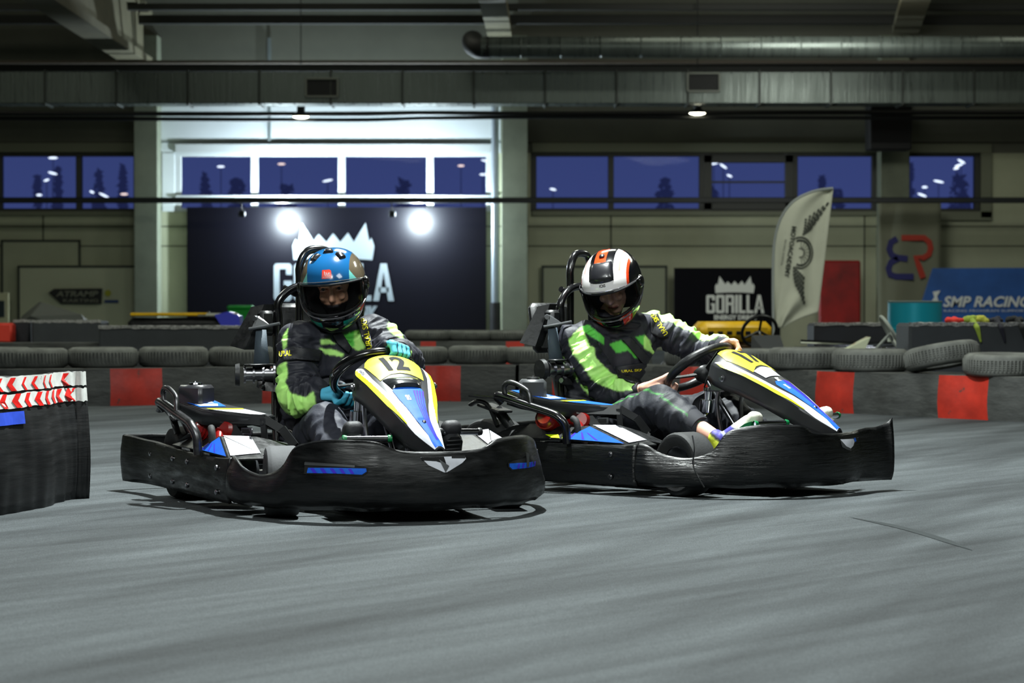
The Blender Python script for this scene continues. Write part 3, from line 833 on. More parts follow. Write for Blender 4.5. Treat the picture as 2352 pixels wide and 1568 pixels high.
def wrinkle(co, fs, bones, bi, bt, bd, amp, seed, fr=17.):
    nr = normals_of(co, fs); out = co.copy()
    for i in range(len(co)):
        a, b_, r = bones[bi[i]]; ax = Vector(b_) - Vector(a); L = ax.length; ax.normalize()
        t = bt[i] * L; d = Vector(bd[i]); q = d - ax * d.dot(ax)
        v = noise.noise(Vector((t * fr, q.x * 8 + seed, q.y * 8 + q.z * 8))); v3 = noise.noise(Vector((t * fr * 2.1 + 5, q.x * 14 + seed, q.y * 14 - q.z * 14))); v2 = noise.noise(Vector(co[i]) * 9 + Vector((seed, 3, 1)))
        out[i] += nr[i] * (amp * ((1 - abs(v) * 3.4) * .75 + (1 - abs(v3) * 3.4) * .38 + v2 * .55) - amp * .35)
    return out

def make_driver(cfg):
    fr = cfg['fr']; o, fx, lx = fr
    def P(u, v, x):          # the point of the cockpit at photo position (u, v) in the cross plane x
        k = (u - 1176) / F; y = (k * o.y - o.x - (fx.x - k * fx.y) * x) / (lx.x - k * lx.y); d = o.y + x * fx.y + y * lx.y
        return Vector((x, y, EYE - (v - YH) * d / F))
    J = cfg['J'](P)
    D_ = thing('person', (o.x, o.y, 0), cfg['rz'], cfg['label'], 'person')
    A = cfg['who'] == 'A'
    H = J['head']
    T, R, hm = helmet(cfg, H, D_)
    # ---------- hands: palm outside the rim, fingers curled over its far side, thumb on the near side
    C = Vector((.29, 0, .50)); Nn = Vector((-.6, 0, .8)); up = Vector((.8, 0, .6)); lf = Vector((0, 1, 0))
    hands = []
    for side in ('R', 'L'):
        al = math.radians(cfg['grip'][side]); Ov = lf * math.cos(al) + up * math.sin(al); G = C + Ov * .15; Tn = (-lf * math.sin(al) + up * math.cos(al))
        if side == 'R': Tn = -Tn
        # Tn points to the thumb side
        el = J['el' + side]; wr = G + (el - G).normalized() * .088 + Ov * .022 + Nn * .012
        s = 1.25 if A else 1.05; sh = []
        kn = []
        for q in range(4):
            t = Tn * (.030 - .0205 * q) * (1.12 if A else 1.); k0 = G + Ov * (.034 - .003 * q) + Nn * .006 + t; kn.append(k0)
            rf = (.0098, .0102, .0098, .0086)[q] * s; ln = (1., 1.06, 1., .84)[q]
            k1 = G + Ov * (.030) * ln - Nn * .026 * ln + t; k2 = G - Ov * .002 - Nn * .036 * ln + t * .95; k3 = G - Ov * .028 * ln - Nn * .018 + t * .9
            sh += [[(k0, rf * 1.12), (k1, rf)], [(k1, rf), (k2, rf * .93)], [(k2, rf * .93), (k3, rf * .85)]]
        wa = wr + Tn * .018; wb = wr - Tn * .018
        sh.append([(kn[0], .0125 * s), (kn[3], .0115 * s), (wa, .019 * s), (wb, .018 * s)])
        sh.append([(wr + Tn * .02 + Nn * .004, .016 * s), (kn[0] + Nn * .008 - Ov * .006, .013 * s), (G + Nn * .026 + Tn * .026 + Ov * .01, .012 * s)])
        t1 = G + Nn * .027 + Tn * .040 + Ov * .004; t2 = G + Nn * .026 + Tn * .046 - Ov * .022; t3 = G + Nn * .012 + Tn * .046 - Ov * .036
        sh += [[(t1, .0125 * s), (t2, .0108 * s)], [(t2, .0108 * s), (t3, .0092 * s)], [(wr + Tn * .02, .016 * s), (t1, .0125 * s)]]
        hands.append((sh, wr, el, kn, G, Ov, Tn, Nn))
    # ---------- the body under the clothes, one skin from head to feet
    sh = []
    hd = lambda x, y, z: T((x, y, z))
    sh += [[(hd(-.01, 0, .03), (.088, .072, .088)), (hd(.0, 0, .05), .078)]]
    sh += [[(hd(.03, 0, -.03), .056), (hd(.045, 0, -.085), .030), (hd(0, 0, -.04), .062)]]                    # face and jaw
    sh += [[(hd(.088, 0, .012), .007), (hd(.106, 0, -.028), .0095), (hd(.088, 0, -.032), .014)]]           # nose
    sh += [[(hd(.080, .034, .028), .011), (hd(.086, .012, .024), .008)], [(hd(.080, -.034, .028), .011), (hd(.086, -.012, .024), .008)]]
    sh += [[(hd(.078, .018, -.062), .008), (hd(.078, -.018, -.062), .008), (hd(.084, 0, -.060), .009)]]       # lips
    sh += [[(hd(.070, .034, -.022), .018)], [(hd(.070, -.034, -.022), .018)]]
    sh += [[(hd(-.02, 0, -.05), .05), (J['neck'], .052)]]
    sh += [[(J['shR'], .038), (J['shL'], .038), (J['chest'], .05)], [(J['chest'], .075), (J['waist'], .075), (J['pelvis'], .09)]]
    for s_, q in (('R', 0), ('L', 1)):
        hsh, wr, el, kn, G, Ov, Tn, Nv = hands[q]
        sh += [[(J['sh' + s_], .042), (el, .034)], [(el, .034), (wr, .022)]]
        if not A: sh += hsh
        else: sh += [[(wr, .016), (kn[1], .008), (kn[2], .008)]]
        sh += [[(J['hip' + s_], .07), (J['kn' + s_], .048)], [(J['kn' + s_], .046), (J['kn' + s_].lerp(J['an' + s_], .35) + Vector((-.012, 0, 0)), .048), (J['an' + s_], .030)], [(J['an' + s_], .03), (J['heel' + s_], .022)], [(J['heel' + s_], .020), (J['heel' + s_].lerp(J['toe' + s_], .8), .010)]]
    co, fs = organic(sh, .0036 if not A else .0045, 3)
    Ri = R.transposed(); loc = (co - np.array(H)) @ np.array(R)      # helmet frame
    col = np.tile(np.array(SKIN), (len(co), 1)); hm_ = (np.linalg.norm(loc, axis=1) < .16)
    face = np.array(srgb(232, 176, 142)) if A else np.array(srgb(214, 168, 146))
    col[hm_] = face
    x, y, z = loc[:, 0], loc[:, 1], loc[:, 2]
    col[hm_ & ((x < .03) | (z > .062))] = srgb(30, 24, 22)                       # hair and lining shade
    col[hm_ & (np.abs(np.abs(y) - .030) < .018) & (np.abs(z - .036 + .2 * np.abs(np.abs(y) - .03)) < .006) & (x > .06)] = srgb(28, 20, 16)   # brows
    col[hm_ & (np.abs(y) < .022) & (np.abs(z + .062) < .006) & (x > .07)] = srgb(130, 70, 62)
    if A: col[hm_ & (z < -.050) & (x > .03)] = srgb(20, 18, 22)                  # neck gaiter pulled over the chin
    body = skin('body', co, fs, SKINM, D_, col)
    for sg in (-1, 1):
        b = M(); p = T((.0725, sg * .031, .013)); ax = R @ Vector((1, 0, -.1))
        b.lathe([(0, .0105), (.0055, .009), (.009, .005), (.0105, 0), (.008, -.006)], p, ax, 18, 0); b.lathe([(0, .0113), (.0040, .0110), (.0062, .0092)], p, ax, 14, 1)
        for z_, s_ in ((.0075, 1), (-.0085, .8)):       # lids
            b.hull(sphere_pts(T((.077, sg * .031, .013 + z_)), .0062 * s_, 6) + sphere_pts(T((.074, sg * .042, .012 + z_ * .7)), .005 * s_, 6) + sphere_pts(T((.075, sg * .020, .012 + z_ * .7)), .005 * s_, 6), 2)
        obj('eye', b, [mat('eye_white', srgb(150, 142, 136), .2), mat('iris', srgb(20, 14, 12), .1), mat('eyelid', srgb(206, 150, 122), .5)], body)
    # ---------- jacket
    jb = []; sj = []
    st = lambda a, b_, r: jb.append((a, b_, r))
    cw = Vector((0, .085, 0)); ch, wa, pe = J['chest'], J['waist'], J['pelvis']
    lat = (J['shL'] - J['shR']).normalized()
    sj += [[(J['shR'], .066), (J['shL'], .066), (ch + lat * .085, .095), (ch - lat * .085, .095)]]
    sj += [[(ch + lat * .085, .098), (ch - lat * .085, .098), (wa + cw, .098), (wa - cw, .098)], [(wa + cw, .098), (wa - cw, .098), (pe + cw, .098), (pe - cw, .098)]]
    sj += [[(J['neck'], .066), (J['neck'].lerp(ch, .4), .09)]]
    st(J['neck'], ch, .09); st(ch, pe, .14)
    sl = cfg['sleeve']
    for s_, q in (('R', 0), ('L', 1)):
        hsh, wr, el, kn, G, Ov, Tn, Nv = hands[q]; s0 = J['sh' + s_]; cu = el.lerp(wr, cfg['cuff'][s_])
        m1 = s0.lerp(el, .5)
        sj += [[(s0, sl[0]), (m1, sl[1])], [(m1, sl[1]), (el, sl[2])], [(el, sl[2]), (el.lerp(cu, .55), sl[3])], [(el.lerp(cu, .55), sl[3]), (cu, sl[4])]]
        st(s0, el, sl[1]); st(el, cu, sl[3])
    co, fs = organic(sj, .0048, 6)
    bi, bt, bd = bone_coords(co, jb)
    co = wrinkle(co, fs, jb, bi, bt, bd, .013, 2.5 if A else 7.1, 21.)
    col = np.tile(np.array(SUIT_K), (len(co), 1))
    cfg['paint'](co, bi, bt, bd, jb, col, J, P)
    jk = skin('jacket', co, fs, FABRIC, D_, col)
    # cuffs
    for s_, q in (('R', 0), ('L', 1)):
        hsh, wr, el, *_ = hands[q]; cu = el.lerp(wr, cfg['cuff'][s_]); d = (wr - el).normalized()
        b = M(); b.tube([cu - d * .012, cu + d * .01, cu + d * .045], [sl[4] * .98, sl[4] * .86, sl[4] * .74], 24, 0)
        obj('cuff', b, mat('cuff_knit', srgb(30, 31, 38), .8, bump=(400, .4, .001)), jk)
    bvh = BVHTree.FromPolygons([Vector(c) for c in co], fs)
    # straps and lettering laid on the jacket: flat outlines in the frontal plane dropped onto the cloth
    Cj = ch; nf = cfg['front'].normalized(); rx = Vector((0, 0, 1)).cross(nf).normalized(); ry = nf.cross(rx)
    def lay(off, w_=.012):
        def f(a, c):
            ds = []
            for da, dc in ((0, 0), (w_, 0), (-w_, 0), (0, w_), (0, -w_), (w_ * .7, w_ * .7), (-w_ * .7, -w_ * .7), (w_ * .7, -w_ * .7), (-w_ * .7, w_ * .7)):
                h = bvh.ray_cast(Cj + rx * (a + da) + ry * (c + dc) + nf * .5, -nf, 1.2)
                if h[0]: ds.append(h[3])
                elif not ds and da == 0 and dc == 0: return Vector((0, 0, 999))
            d = sorted(ds)[:max(3, len(ds) * 2 // 3)]; d = sum(d) / len(d)
            return Cj + rx * a + ry * c + nf * (.5 - d + off)
        return f
    def px(u, v):            # photo position -> frontal plane of the chest
        q = P(u, v, Cj.x) - Cj; return (q.dot(rx), q.dot(ry))
    for nm, polys, txt in cfg['straps'](px):
        b = M()
        for pl in polys: b.draw(pl, lay(.008), 0, .011)
        drop_missing(b)
        so = obj(nm, b, mat('strap_pad', srgb(34, 35, 40), .6, bump=(300, .4, .001), nz=(30, .8, 1.1)), D_, solid=.004, soff=-1)
        b = M()
        for t, (cx, cy), hh, ww, rot in txt: b.text(t, lay(.014, .018), hh, 0, bold=.02, wid=ww, L=.006, cx=cx, cy=cy, rot=rot)
        drop_missing(b)
        if txt: obj('strap_lettering', b, GOLDT, so)
    # ---------- trousers
    st_ = []; tb = []; tr = cfg['leg']
    for s_ in 'RL':
        hp, kn, an = J['hip' + s_], J['kn' + s_], J['an' + s_]; ce = kn.lerp(an, cfg['hem'][s_])
        st_ += [[(hp, tr[0]), (hp.lerp(kn, .5), tr[1])], [(hp.lerp(kn, .5), tr[1]), (kn, tr[2])], [(kn, tr[2]), (kn.lerp(ce, .5) + Vector((-.012, 0, -.008)), tr[3])], [(kn.lerp(ce, .5) + Vector((-.012, 0, -.008)), tr[3]), (ce, tr[4])]]
        tb += [(hp, kn, tr[1]), (kn, ce, tr[3])]
    st_ += [[(J['hipR'], .095), (J['hipL'], .095), (pe, .11)]]
    co, fs = organic(st_, .0068, 5); bi, bt, bd = bone_coords(co, tb); co = wrinkle(co, fs, tb, bi, bt, bd, .009, 4.4, 12.)
    col = np.tile(np.array(srgb(46, 48, 58) if A else srgb(25, 27, 35)), (len(co), 1))
    if not A:      # thin green piping down the outer seam
        nrm_ = bd / np.maximum(np.linalg.norm(bd, axis=1), 1e-6)[:, None]
        k = (bi < 2) & (np.abs(nrm_[:, 2] * .75 + nrm_[:, 0] * .2 - .50) < .018) & (nrm_[:, 1] < -.3)
        col[k] = srgb(52, 128, 52)
    tr_o = skin('trousers', co, fs, TROUS, D_, col)
    for s_ in 'RL':
        hp, kn, an = J['hip' + s_], J['kn' + s_], J['an' + s_]; ce = kn.lerp(an, cfg['hem'][s_]); d = (an - kn).normalized()
        b = M(); b.tube([ce - d * .04, ce, ce + d * .02], [tr[4] * 1.06, tr[4] * .98, tr[4] * .88], 24); obj('trouser_cuff', b, mat('cuff_knit', srgb(30, 31, 38), .8), tr_o)
    # ---------- gloves
    if A:
        for q, s_ in enumerate('RL'):
            hsh, wr, el, kn, G, Ov, Tn, Nv = hands[q]
            sh2 = [[(p, r * 1.02) for p, r in s] for s in hsh] + [[(wr, .030), (wr + (el - wr).normalized() * .035, .033)]]
            co, fs = organic(sh2, .0027, 2)
            cb = srgb(92, 196, 232); c2 = srgb(40, 140, 168); dk = srgb(12, 20, 34); col = np.tile(np.array(cb), (len(co), 1))
            rel = co - np.array(G); tt = rel @ np.array(Tn); oo = rel @ np.array(Ov); nn = rel @ np.array(Nv)
            col[nn < -.032] = c2
            for g in (.0220, -.001, -.0240): col[(np.abs(tt - g) < .0026) & (nn < .012)] = dk
            col[(nn > .012) & (oo < .02)] = dk
            ww = (co - np.array(wr)) @ np.array((el - wr).normalized()); col[(ww > -.012) & (ww < .006)] = dk; col[ww > .02] = srgb(40, 140, 190)
            skin('glove', co, fs, GLOVE, D_, col)
    # ---------- shoes
    for s_ in 'RL':
        he, to = J['heel' + s_], J['toe' + s_]; t = (to - he).normalized(); nrm = Vector((t.z, 0, -t.x)).normalized(); sd = t.cross(nrm)
        if nrm.x < 0: nrm = -nrm
        up_ = -nrm
        sh2 = [[(he + up_ * .045, .034), (he + up_ * .02, .034), (he + t * .05 + up_ * .06, .033)], [(he + up_ * .01, .032), (to - t * .02 + sd * .012, .028), (to - t * .02 - sd * .012, .028)], [(he + t * .05 + up_ * .06, .032), (to - t * .05 + up_ * .01, .033)], [(J['an' + s_], .036), (he + t * .03 + up_ * .05, .036)]]
        co, fs = organic(sh2, .005, 3)
        col = np.tile(np.array(cfg['shoe'][0]), (len(co), 1))
        if not A:
            w_ = (co - np.array(he)) @ np.array(t); col[(w_ < .05)] = srgb(205, 215, 60); col[(w_ > .05) & (w_ < .062)] = srgb(40, 40, 46); col[(w_ > .085) & (w_ < .095)] = srgb(190, 200, 230); col[w_ > .135] = srgb(214, 214, 198)
        so = skin('shoe', co, fs, FABRIC, D_, col)
        b = M(); pts = []
        for a, w_, l_ in ((0, .030, 0), (.3, .030, .08), (.65, .042, .17), (.9, .038, .235), (1, .018, .26)):
            for sg in (-1, 1):
                for h in (.018, .046): pts.append(he - t * .025 + t * l_ * .93 + sd * sg * w_ * (1 if h < .03 else .9) + nrm * h)
        b.hull(pts)
        for k in range(10):
            c_ = he + t * (.03 + .019 * k) + nrm * .047; b.box(c_, (.006, .056, .006), 0, .002, Matrix((t, sd, nrm)).transposed())
        obj('shoe_sole', b, mat('sole_' + cfg['who'], cfg['shoe'][1], .6, bump=(80, .4, .002)), so, sharp=50)
    return D_

# ------------------------------------------------ driver of the leading kart
def JA(P):
    j = dict(head=Vector((-.062, -.028, .836)), neck=Vector((-.12, -.01, .70)), shR=Vector((-.09, -.172, .628)), shL=Vector((-.12, .172, .655)), chest=Vector((-.15, 0, .52)), waist=Vector((-.23, 0, .32)), pelvis=Vector((-.26, 0, .20)),
             elR=P(684, 908, .0), elL=P(925, 842, .06))
    j.update(hipR=Vector((-.2, -.10, .17)), hipL=Vector((-.2, .10, .17)), knR=P(752, 972, .20), knL=Vector((.22, .19, .35)), anR=Vector((.53, -.20, .17)), anL=Vector((.60, .14, .17)),
             heelR=Vector((.58, -.225, .145)), toeR=Vector((.715, -.232, .338)), heelL=Vector((.73, .10, .14)), toeL=Vector((.865, .085, .342)))
    return j
def stencil(co, nf, P, J, polys, col, crop):
    """pattern pieces of the cloth: flat outlines laid on the front of the jacket"""
    rx = np.array(Vector((0, 0, 1)).cross(nf).normalized()); nfv = np.array(nf); ch = J['chest']; ryv = np.cross(nfv, rx)
    rel = co - np.array(ch); X = rel @ rx; Y = rel @ ryv
    for pl, c in polys:
        q = [P(crop[0] + u / crop[2], crop[1] + v / crop[2], ch.x) - ch for u, v in pl]; qx = [float(np.dot(np.array(p), rx)) for p in q]; qy = [float(np.dot(np.array(p), ryv)) for p in q]
        ins = np.zeros(len(co), bool); n = len(q); j = n - 1
        for i in range(n):
            with np.errstate(divide='ignore', invalid='ignore'):
                k = ((qy[i] > Y) != (qy[j] > Y)) & (X < (qx[j] - qx[i]) * (Y - qy[i]) / (qy[j] - qy[i] + 1e-12) + qx[i])
            ins ^= k; j = i
        yield ins, c
def paintA(co, bi, bt, bd, jb, col, J, P):
    nf = Vector((.914, -.407, .03)).normalized(); u = bd / np.maximum(np.linalg.norm(bd, axis=1), 1e-6)[:, None]; front = (u @ np.array(nf)) > -.15
    k = ~front & (bi == 2) & (u[:, 1] < -.5); col[k] = SUIT_G
    k = ~front & (bi == 3) & (u[:, 2] < .1); col[k] = SUIT_G
    k = ~front & (bi == 4) & (u[:, 1] > .3); col[k] = SUIT_G
    g, g2, kk = SUIT_G, SUIT_G2, SUIT_K
    polys = [([(425, 880), (445, 840), (475, 800), (468, 960), (435, 990)], g),
             ([(370, 1150), (410, 1110), (478, 1085), (490, 1210), (470, 1250), (520, 1350), (650, 1385), (725, 1335), (742, 1440), (640, 1520), (560, 1580), (480, 1590), (320, 1420), (330, 1300)], g),
             ([(650, 945), (670, 903), (820, 893), (880, 935), (745, 937), (742, 972), (870, 985), (950, 1018), (940, 1045), (800, 1022), (740, 975), (690, 988)], g),
             ([(925, 870), (1035, 825), (1080, 818), (1185, 945), (1070, 995), (1000, 950)], g), ([(925, 870), (1030, 828), (1040, 960), (1000, 950)], g2),
             ([(1340, 700), (1400, 725), (1420, 800), (1470, 900), (1370, 852), (1322, 800)], g), ([(1500, 1000), (1560, 1000), (1550, 1100), (1510, 1100)], g)]
    own = [(bi == 2), (bi == 3) | ((bi == 2) & (bt > .5)), bi < 2, bi < 2, bi < 2, bi >= 4, bi >= 4]
    for (ins, c), o_ in zip(stencil(co, nf, P, J, polys, col, (540, 540, 3.734)), own): col[ins & front & o_] = c
def strapsA(px):
    q = lambda *a: [px(*p) for p in a]
    import math as m_
    c1 = px(842, 756); e1 = px(852, 805); s1 = px(835, 728); rot = m_.atan2(s1[1] - e1[1], s1[0] - e1[0]); c2 = px(664, 812)
    return [('shoulder_strap', [q((822, 734), (846, 732), (862, 800), (850, 802), (836, 780))], [('URAL SKP', ((s1[0] + e1[0]) / 2 + .004, (s1[1] + e1[1]) / 2), .022, .125, rot)]),
            ('chest_belt', [q((657, 806), (680, 796), (745, 806), (740, 830), (690, 826), (660, 828))], [('URAL', c2, .022, .05, .1)]),
            ('diagonal_strap', [q((770, 770), (790, 764), (812, 800), (806, 812), (780, 790))], [])]
make_driver(dict(who='A', fr=(Vector((-.644, 9.39)), Vector((math.sin(math.radians(24)), -math.cos(math.radians(24)))), Vector((math.cos(math.radians(24)), math.sin(math.radians(24))))), rz=math.radians(24 - 90),
     label='person in blue full-face helmet, blue gloves, black and green jacket, steering kart 12',
     J=JA, yaw=math.radians(-27), pitch=math.radians(16), roll=math.radians(5), badge=32, grip=dict(R=245, L=72), sleeve=(.074, .076, .084, .076, .050), cuff=dict(R=.80, L=.80),
     paint=paintA, straps=strapsA, front=Vector((.914, -.407, .03)), leg=(.098, .092, .086, .074, .058), hem=dict(R=.85, L=.85), shoe=(srgb(30, 30, 34), srgb(24, 25, 28))))

# ------------------------------------------------ driver of the following kart
def JB(P):
    j = dict(head=Vector((-.13, -.045, .848)), neck=Vector((-.19, .0, .705)), shR=Vector((-.25, -.165, .615)), shL=Vector((-.09, .190, .678)), chest=Vector((-.20, .0, .51)), waist=Vector((-.24, 0, .32)), pelvis=Vector((-.26, 0, .20)),
             elR=P(1402, 905, -.08), elL=P(1622, 810, .12))
    j.update(hipR=Vector((-.18, -.11, .18)), hipL=Vector((-.18, .10, .18)), knR=Vector((.235, -.205, .352)), knL=Vector((.25, .20, .33)), anR=Vector((.555, -.264, .225)), anL=Vector((.60, .14, .17)),
             heelR=Vector((.598, -.268, .135)), toeR=Vector((.735, -.235, .325)), heelL=Vector((.73, .10, .14)), toeL=Vector((.865, .078, .338)))
    return j
def paintB(co, bi, bt, bd, jb, col, J, P):
    nf = Vector((.629, -.777, .03)).normalized(); u = bd / np.maximum(np.linalg.norm(bd, axis=1), 1e-6)[:, None]; front = (u @ np.array(nf)) > -.2
    k = ~front & (bi == 2) & (u[:, 0] < -.6); col[k] = SUIT_G
    k = (bi >= 4) & (u[:, 2] > .66) & (bt < .92); col[k] = SUIT_G
    g, g2, gy = SUIT_G, SUIT_G2, SUIT_Y
    polys = [([(395, 900), (440, 845), (505, 785), (530, 832), (575, 950), (605, 962), (622, 1050), (700, 1140), (760, 1192), (850, 1200), (900, 1192), (940, 1238), (1008, 1250), (992, 1308), (790, 1335), (640, 1275), (590, 1240), (515, 1120), (430, 1015)], g),
             ([(505, 785), (560, 765), (695, 880), (690, 940), (530, 832)], g2),
             ([(735, 935), (830, 905), (1005, 1052), (945, 1056), (890, 990), (800, 1015)], g2),
             ([(1020, 872), (1080, 850), (1152, 853), (1205, 952), (1148, 1010), (1130, 1042), (1018, 972)], g), ([(950, 880), (1020, 862), (1018, 960)], g2),
             ([(1150, 980), (1245, 958), (1280, 1050), (1272, 1112), (1190, 1122), (1143, 1080)], gy), ([(1205, 1150), (1275, 1180), (1235, 1210)], g),
             ([(1070, 600), (1140, 600), (1205, 640), (1197, 757), (1163, 752)], g),
             ([(1150, 590), (1250, 620), (1390, 690), (1510, 760), (1570, 780), (1680, 850), (1590, 842), (1480, 815), (1400, 792), (1380, 762), (1300, 705), (1200, 672)], g)]
    own = [(bi == 2) | (bi == 3), bi < 3, bi < 2, bi < 2, bi < 2, bi < 2, bi < 2, bi != 3, bi >= 4]
    for (ins, c), o_ in zip(stencil(co, nf, P, J, polys, col, (1200, 540, 3.734)), own): col[ins & front & o_] = c
def strapsB(px):
    import math as m_
    q = lambda *a: [px(*p) for p in a]
    s1, e1 = px(1494, 728), px(1516, 766); rot = m_.atan2(s1[1] - e1[1], s1[0] - e1[0]); c2 = px(1446, 851)
    return [('shoulder_strap', [q((1486, 730), (1502, 724), (1524, 776), (1508, 778), (1488, 768))], [('URAL SKP', ((s1[0] + e1[0]) / 2, (s1[1] + e1[1]) / 2), .022, .11, rot)]),
            ('chest_belt', [q((1410, 842), (1470, 834), (1512, 868), (1500, 880), (1440, 878), (1412, 864))], [('URAL SKP', c2, .011, .09, .06)]),
            ('diagonal_strap', [q((1425, 780), (1444, 776), (1530, 872), (1506, 874), (1470, 836))], [])]
make_driver(dict(who='B', fr=(Vector((.56, 10.315)), Vector((math.sin(math.radians(51)), -math.cos(math.radians(51)))), Vector((math.cos(math.radians(51)), math.sin(math.radians(51))))), rz=math.radians(51 - 90),
     label='bare-handed person in white, red and black helmet looking down, steering kart 17',
     J=JB, yaw=math.radians(-64), pitch=math.radians(31), roll=math.radians(9), badge=29, grip=dict(R=240, L=56), sleeve=(.070, .070, .070, .060, .042), cuff=dict(R=.60, L=.86),
     paint=paintB, straps=strapsB, front=Vector((.629, -.777, .03)), leg=(.10, .094, .086, .080, .056), hem=dict(R=.66, L=.85), shoe=(srgb(70, 66, 150), srgb(222, 222, 205))))
# ================================================================== THE HALL
YW = 38.0
def asphalt():
    m = bpy.data.materials.new('asphalt'); m.use_nodes = True; nt = m.node_tree; N = nt.nodes; L = nt.links; b = N['Principled BSDF']
    tc = N.new('ShaderNodeTexCoord')
    def nz(scale, stretch, rot, det=4):
        mr = N.new('ShaderNodeMapping'); mr.inputs['Rotation'].default_value = (0, 0, rot); mp = N.new('ShaderNodeMapping'); mp.inputs['Scale'].default_value = stretch; L.new(mr.outputs['Vector'], mp.inputs['Vector'])
        n = N.new('ShaderNodeTexNoise'); n.inputs['Scale'].default_value = scale; n.inputs['Detail'].default_value = det; n.inputs['Distortion'].default_value = .25
        L.new(tc.outputs['Object'], mr.inputs['Vector']); L.new(mp.outputs['Vector'], n.inputs['Vector']); return n
    def rng(n, a, c, lo, hi):
        r = N.new('ShaderNodeMapRange'); r.inputs['From Min'].default_value = a; r.inputs['From Max'].default_value = c; r.inputs['To Min'].default_value = lo; r.inputs['To Max'].default_value = hi
        L.new(n.outputs['Fac'], r.inputs['Value']); return r.outputs['Result']
    def mul(x, y):
        q = N.new('ShaderNodeMath'); q.operation = 'MULTIPLY'; L.new(x, q.inputs[0]); L.new(y, q.inputs[1]); return q.outputs[0]
    a = rng(nz(1.0, (.35, 3.0, 1), math.radians(-64)), .35, .68, 1.28, .62)        # sweeping rubber bands
    c = rng(nz(1.6, (.3, 5, 1), math.radians(-48)), .40, .66, 1.12, .80)
    d = rng(nz(.5, (1, 1, 1), 0), .3, .7, .86, 1.14)
    e = rng(nz(210, (1, 1, 1), 0, 2), .3, .7, .58, 1.42)
    g = rng(nz(45, (1, 1, 1), 0, 3), .3, .7, .88, 1.12)
    f = mul(mul(mul(a, c), mul(d, e)), g)
    v = N.new('ShaderNodeVectorMath'); v.operation = 'SCALE'; v.inputs[0].default_value = (.054, .0605, .0635); L.new(f, v.inputs['Scale'])
    L.new(v.outputs['Vector'], b.inputs['Base Color']); b.inputs['Roughness'].default_value = .88; b.inputs['Specular IOR Level'].default_value = .10
    n = nz(150, (1, 1, 1), 0, 3); bp = N.new('ShaderNodeBump'); bp.inputs['Strength'].default_value = .5; bp.inputs['Distance'].default_value = .003
    L.new(n.outputs['Fac'], bp.inputs['Height']); L.new(bp.outputs['Normal'], b.inputs['Normal'])
    return m
b = M(); b.add([(-17, -6, 0), (17, -6, 0), (17, YW, 0), (-17, YW, 0), (-17, -6, -.3), (17, -6, -.3), (17, YW, -.3), (-17, YW, -.3)], [(0, 1, 2, 3), (4, 7, 6, 5), (0, 4, 5, 1), (1, 5, 6, 2), (2, 6, 7, 3), (3, 7, 4, 0)])
struct(obj('floor', b, asphalt(), smooth=False))
# faint tyre marks curving over the floor
SK = mat('skid_rubber', srgb(48, 52, 53), .9, nz=(3, .8, 1.1), spec=.1)
def skid(pts, w, nm):
    P = catmull([Vector((W(u, v, 1).x * F * EYE / (v - YH), F * EYE / (v - YH), .0015)) for u, v in pts], 8); R = []
    for i, p in enumerate(P):
        a = P[max(0, i - 1)]; c = P[min(len(P) - 1, i + 1)]; t = (c - a).normalized(); n = Vector((-t.y, t.x, 0)); k = w * min(1, i / 6, (len(P) - 1 - i) / 6 + .05)
        R.append([p + n * k, p - n * k])
    o = obj(nm, M().grid(R), SK); return o
tag(skid([(1950, 1188), (2060, 1210), (2150, 1235), (2235, 1265)], .020, 'tyre_mark'), 'short dark tyre skid mark curving on the floor at the right foreground', 'tyre mark')
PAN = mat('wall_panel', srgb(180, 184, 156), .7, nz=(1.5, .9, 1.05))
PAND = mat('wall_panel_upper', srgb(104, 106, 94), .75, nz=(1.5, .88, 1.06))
CONC = mat('column_concrete', srgb(116, 122, 104), .75, nz=(4, .85, 1.08))
def wx(u): return (u - 1176) / F * YW
def wz(v): return EYE - (v - YH) / F * YW
b = M(); ZB, ZT = wz(486), wz(352); HI = 9.0
def wbox(x0, x1, z0, z1, mi=0, y0=YW, y1=YW + .3): b.box(((x0 + x1) / 2, (y0 + y1) / 2, (z0 + z1) / 2), (x1 - x0, y1 - y0, z1 - z0), mi, .001)
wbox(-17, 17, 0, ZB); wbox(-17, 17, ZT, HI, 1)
groups = [(-140, 318), (405, 1128), (1222, 2012), (2078, 2247)]
edges = [-17] + [wx(u) for g in groups for u in g] + [17]
for i in range(0, len(edges), 2): wbox(edges[i], edges[i + 1], ZB, ZT)
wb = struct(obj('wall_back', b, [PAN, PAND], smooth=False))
b = M()
for v in (328, 520, 565): b.box((0, YW - .004, wz(v)), (34, .008, .015), 0, .001)
for x in (wx(1403), wx(620), wx(100), wx(1985)): b.box((x, YW - .004, 1.1), (.02, .008, 2.2), 0, .001)
SEAM = mat('panel_seam', srgb(40, 42, 36), .8)
obj('panel_seam', b, SEAM, wb)['kind'] = 'structure'
for nm, x, w_ in (('wall_left', -17.15, .3), ('wall_right', 17.15, .3)):
    struct(obj(nm, M().box((x, 16, 4.35), (w_, 44.6, 9.3), 0, .001), PAN, smooth=False))
struct(obj('wall_front', M().box((0, -6.15, 4.35), (34.6, .3, 9.3), 0, .001), PAN, smooth=False))
struct(obj('ceiling', M().box((0, 16, HI + .15), (34.6, 44.6, .3), 0, .001), mat('roof_deck', srgb(90, 90, 82), .8), smooth=False))
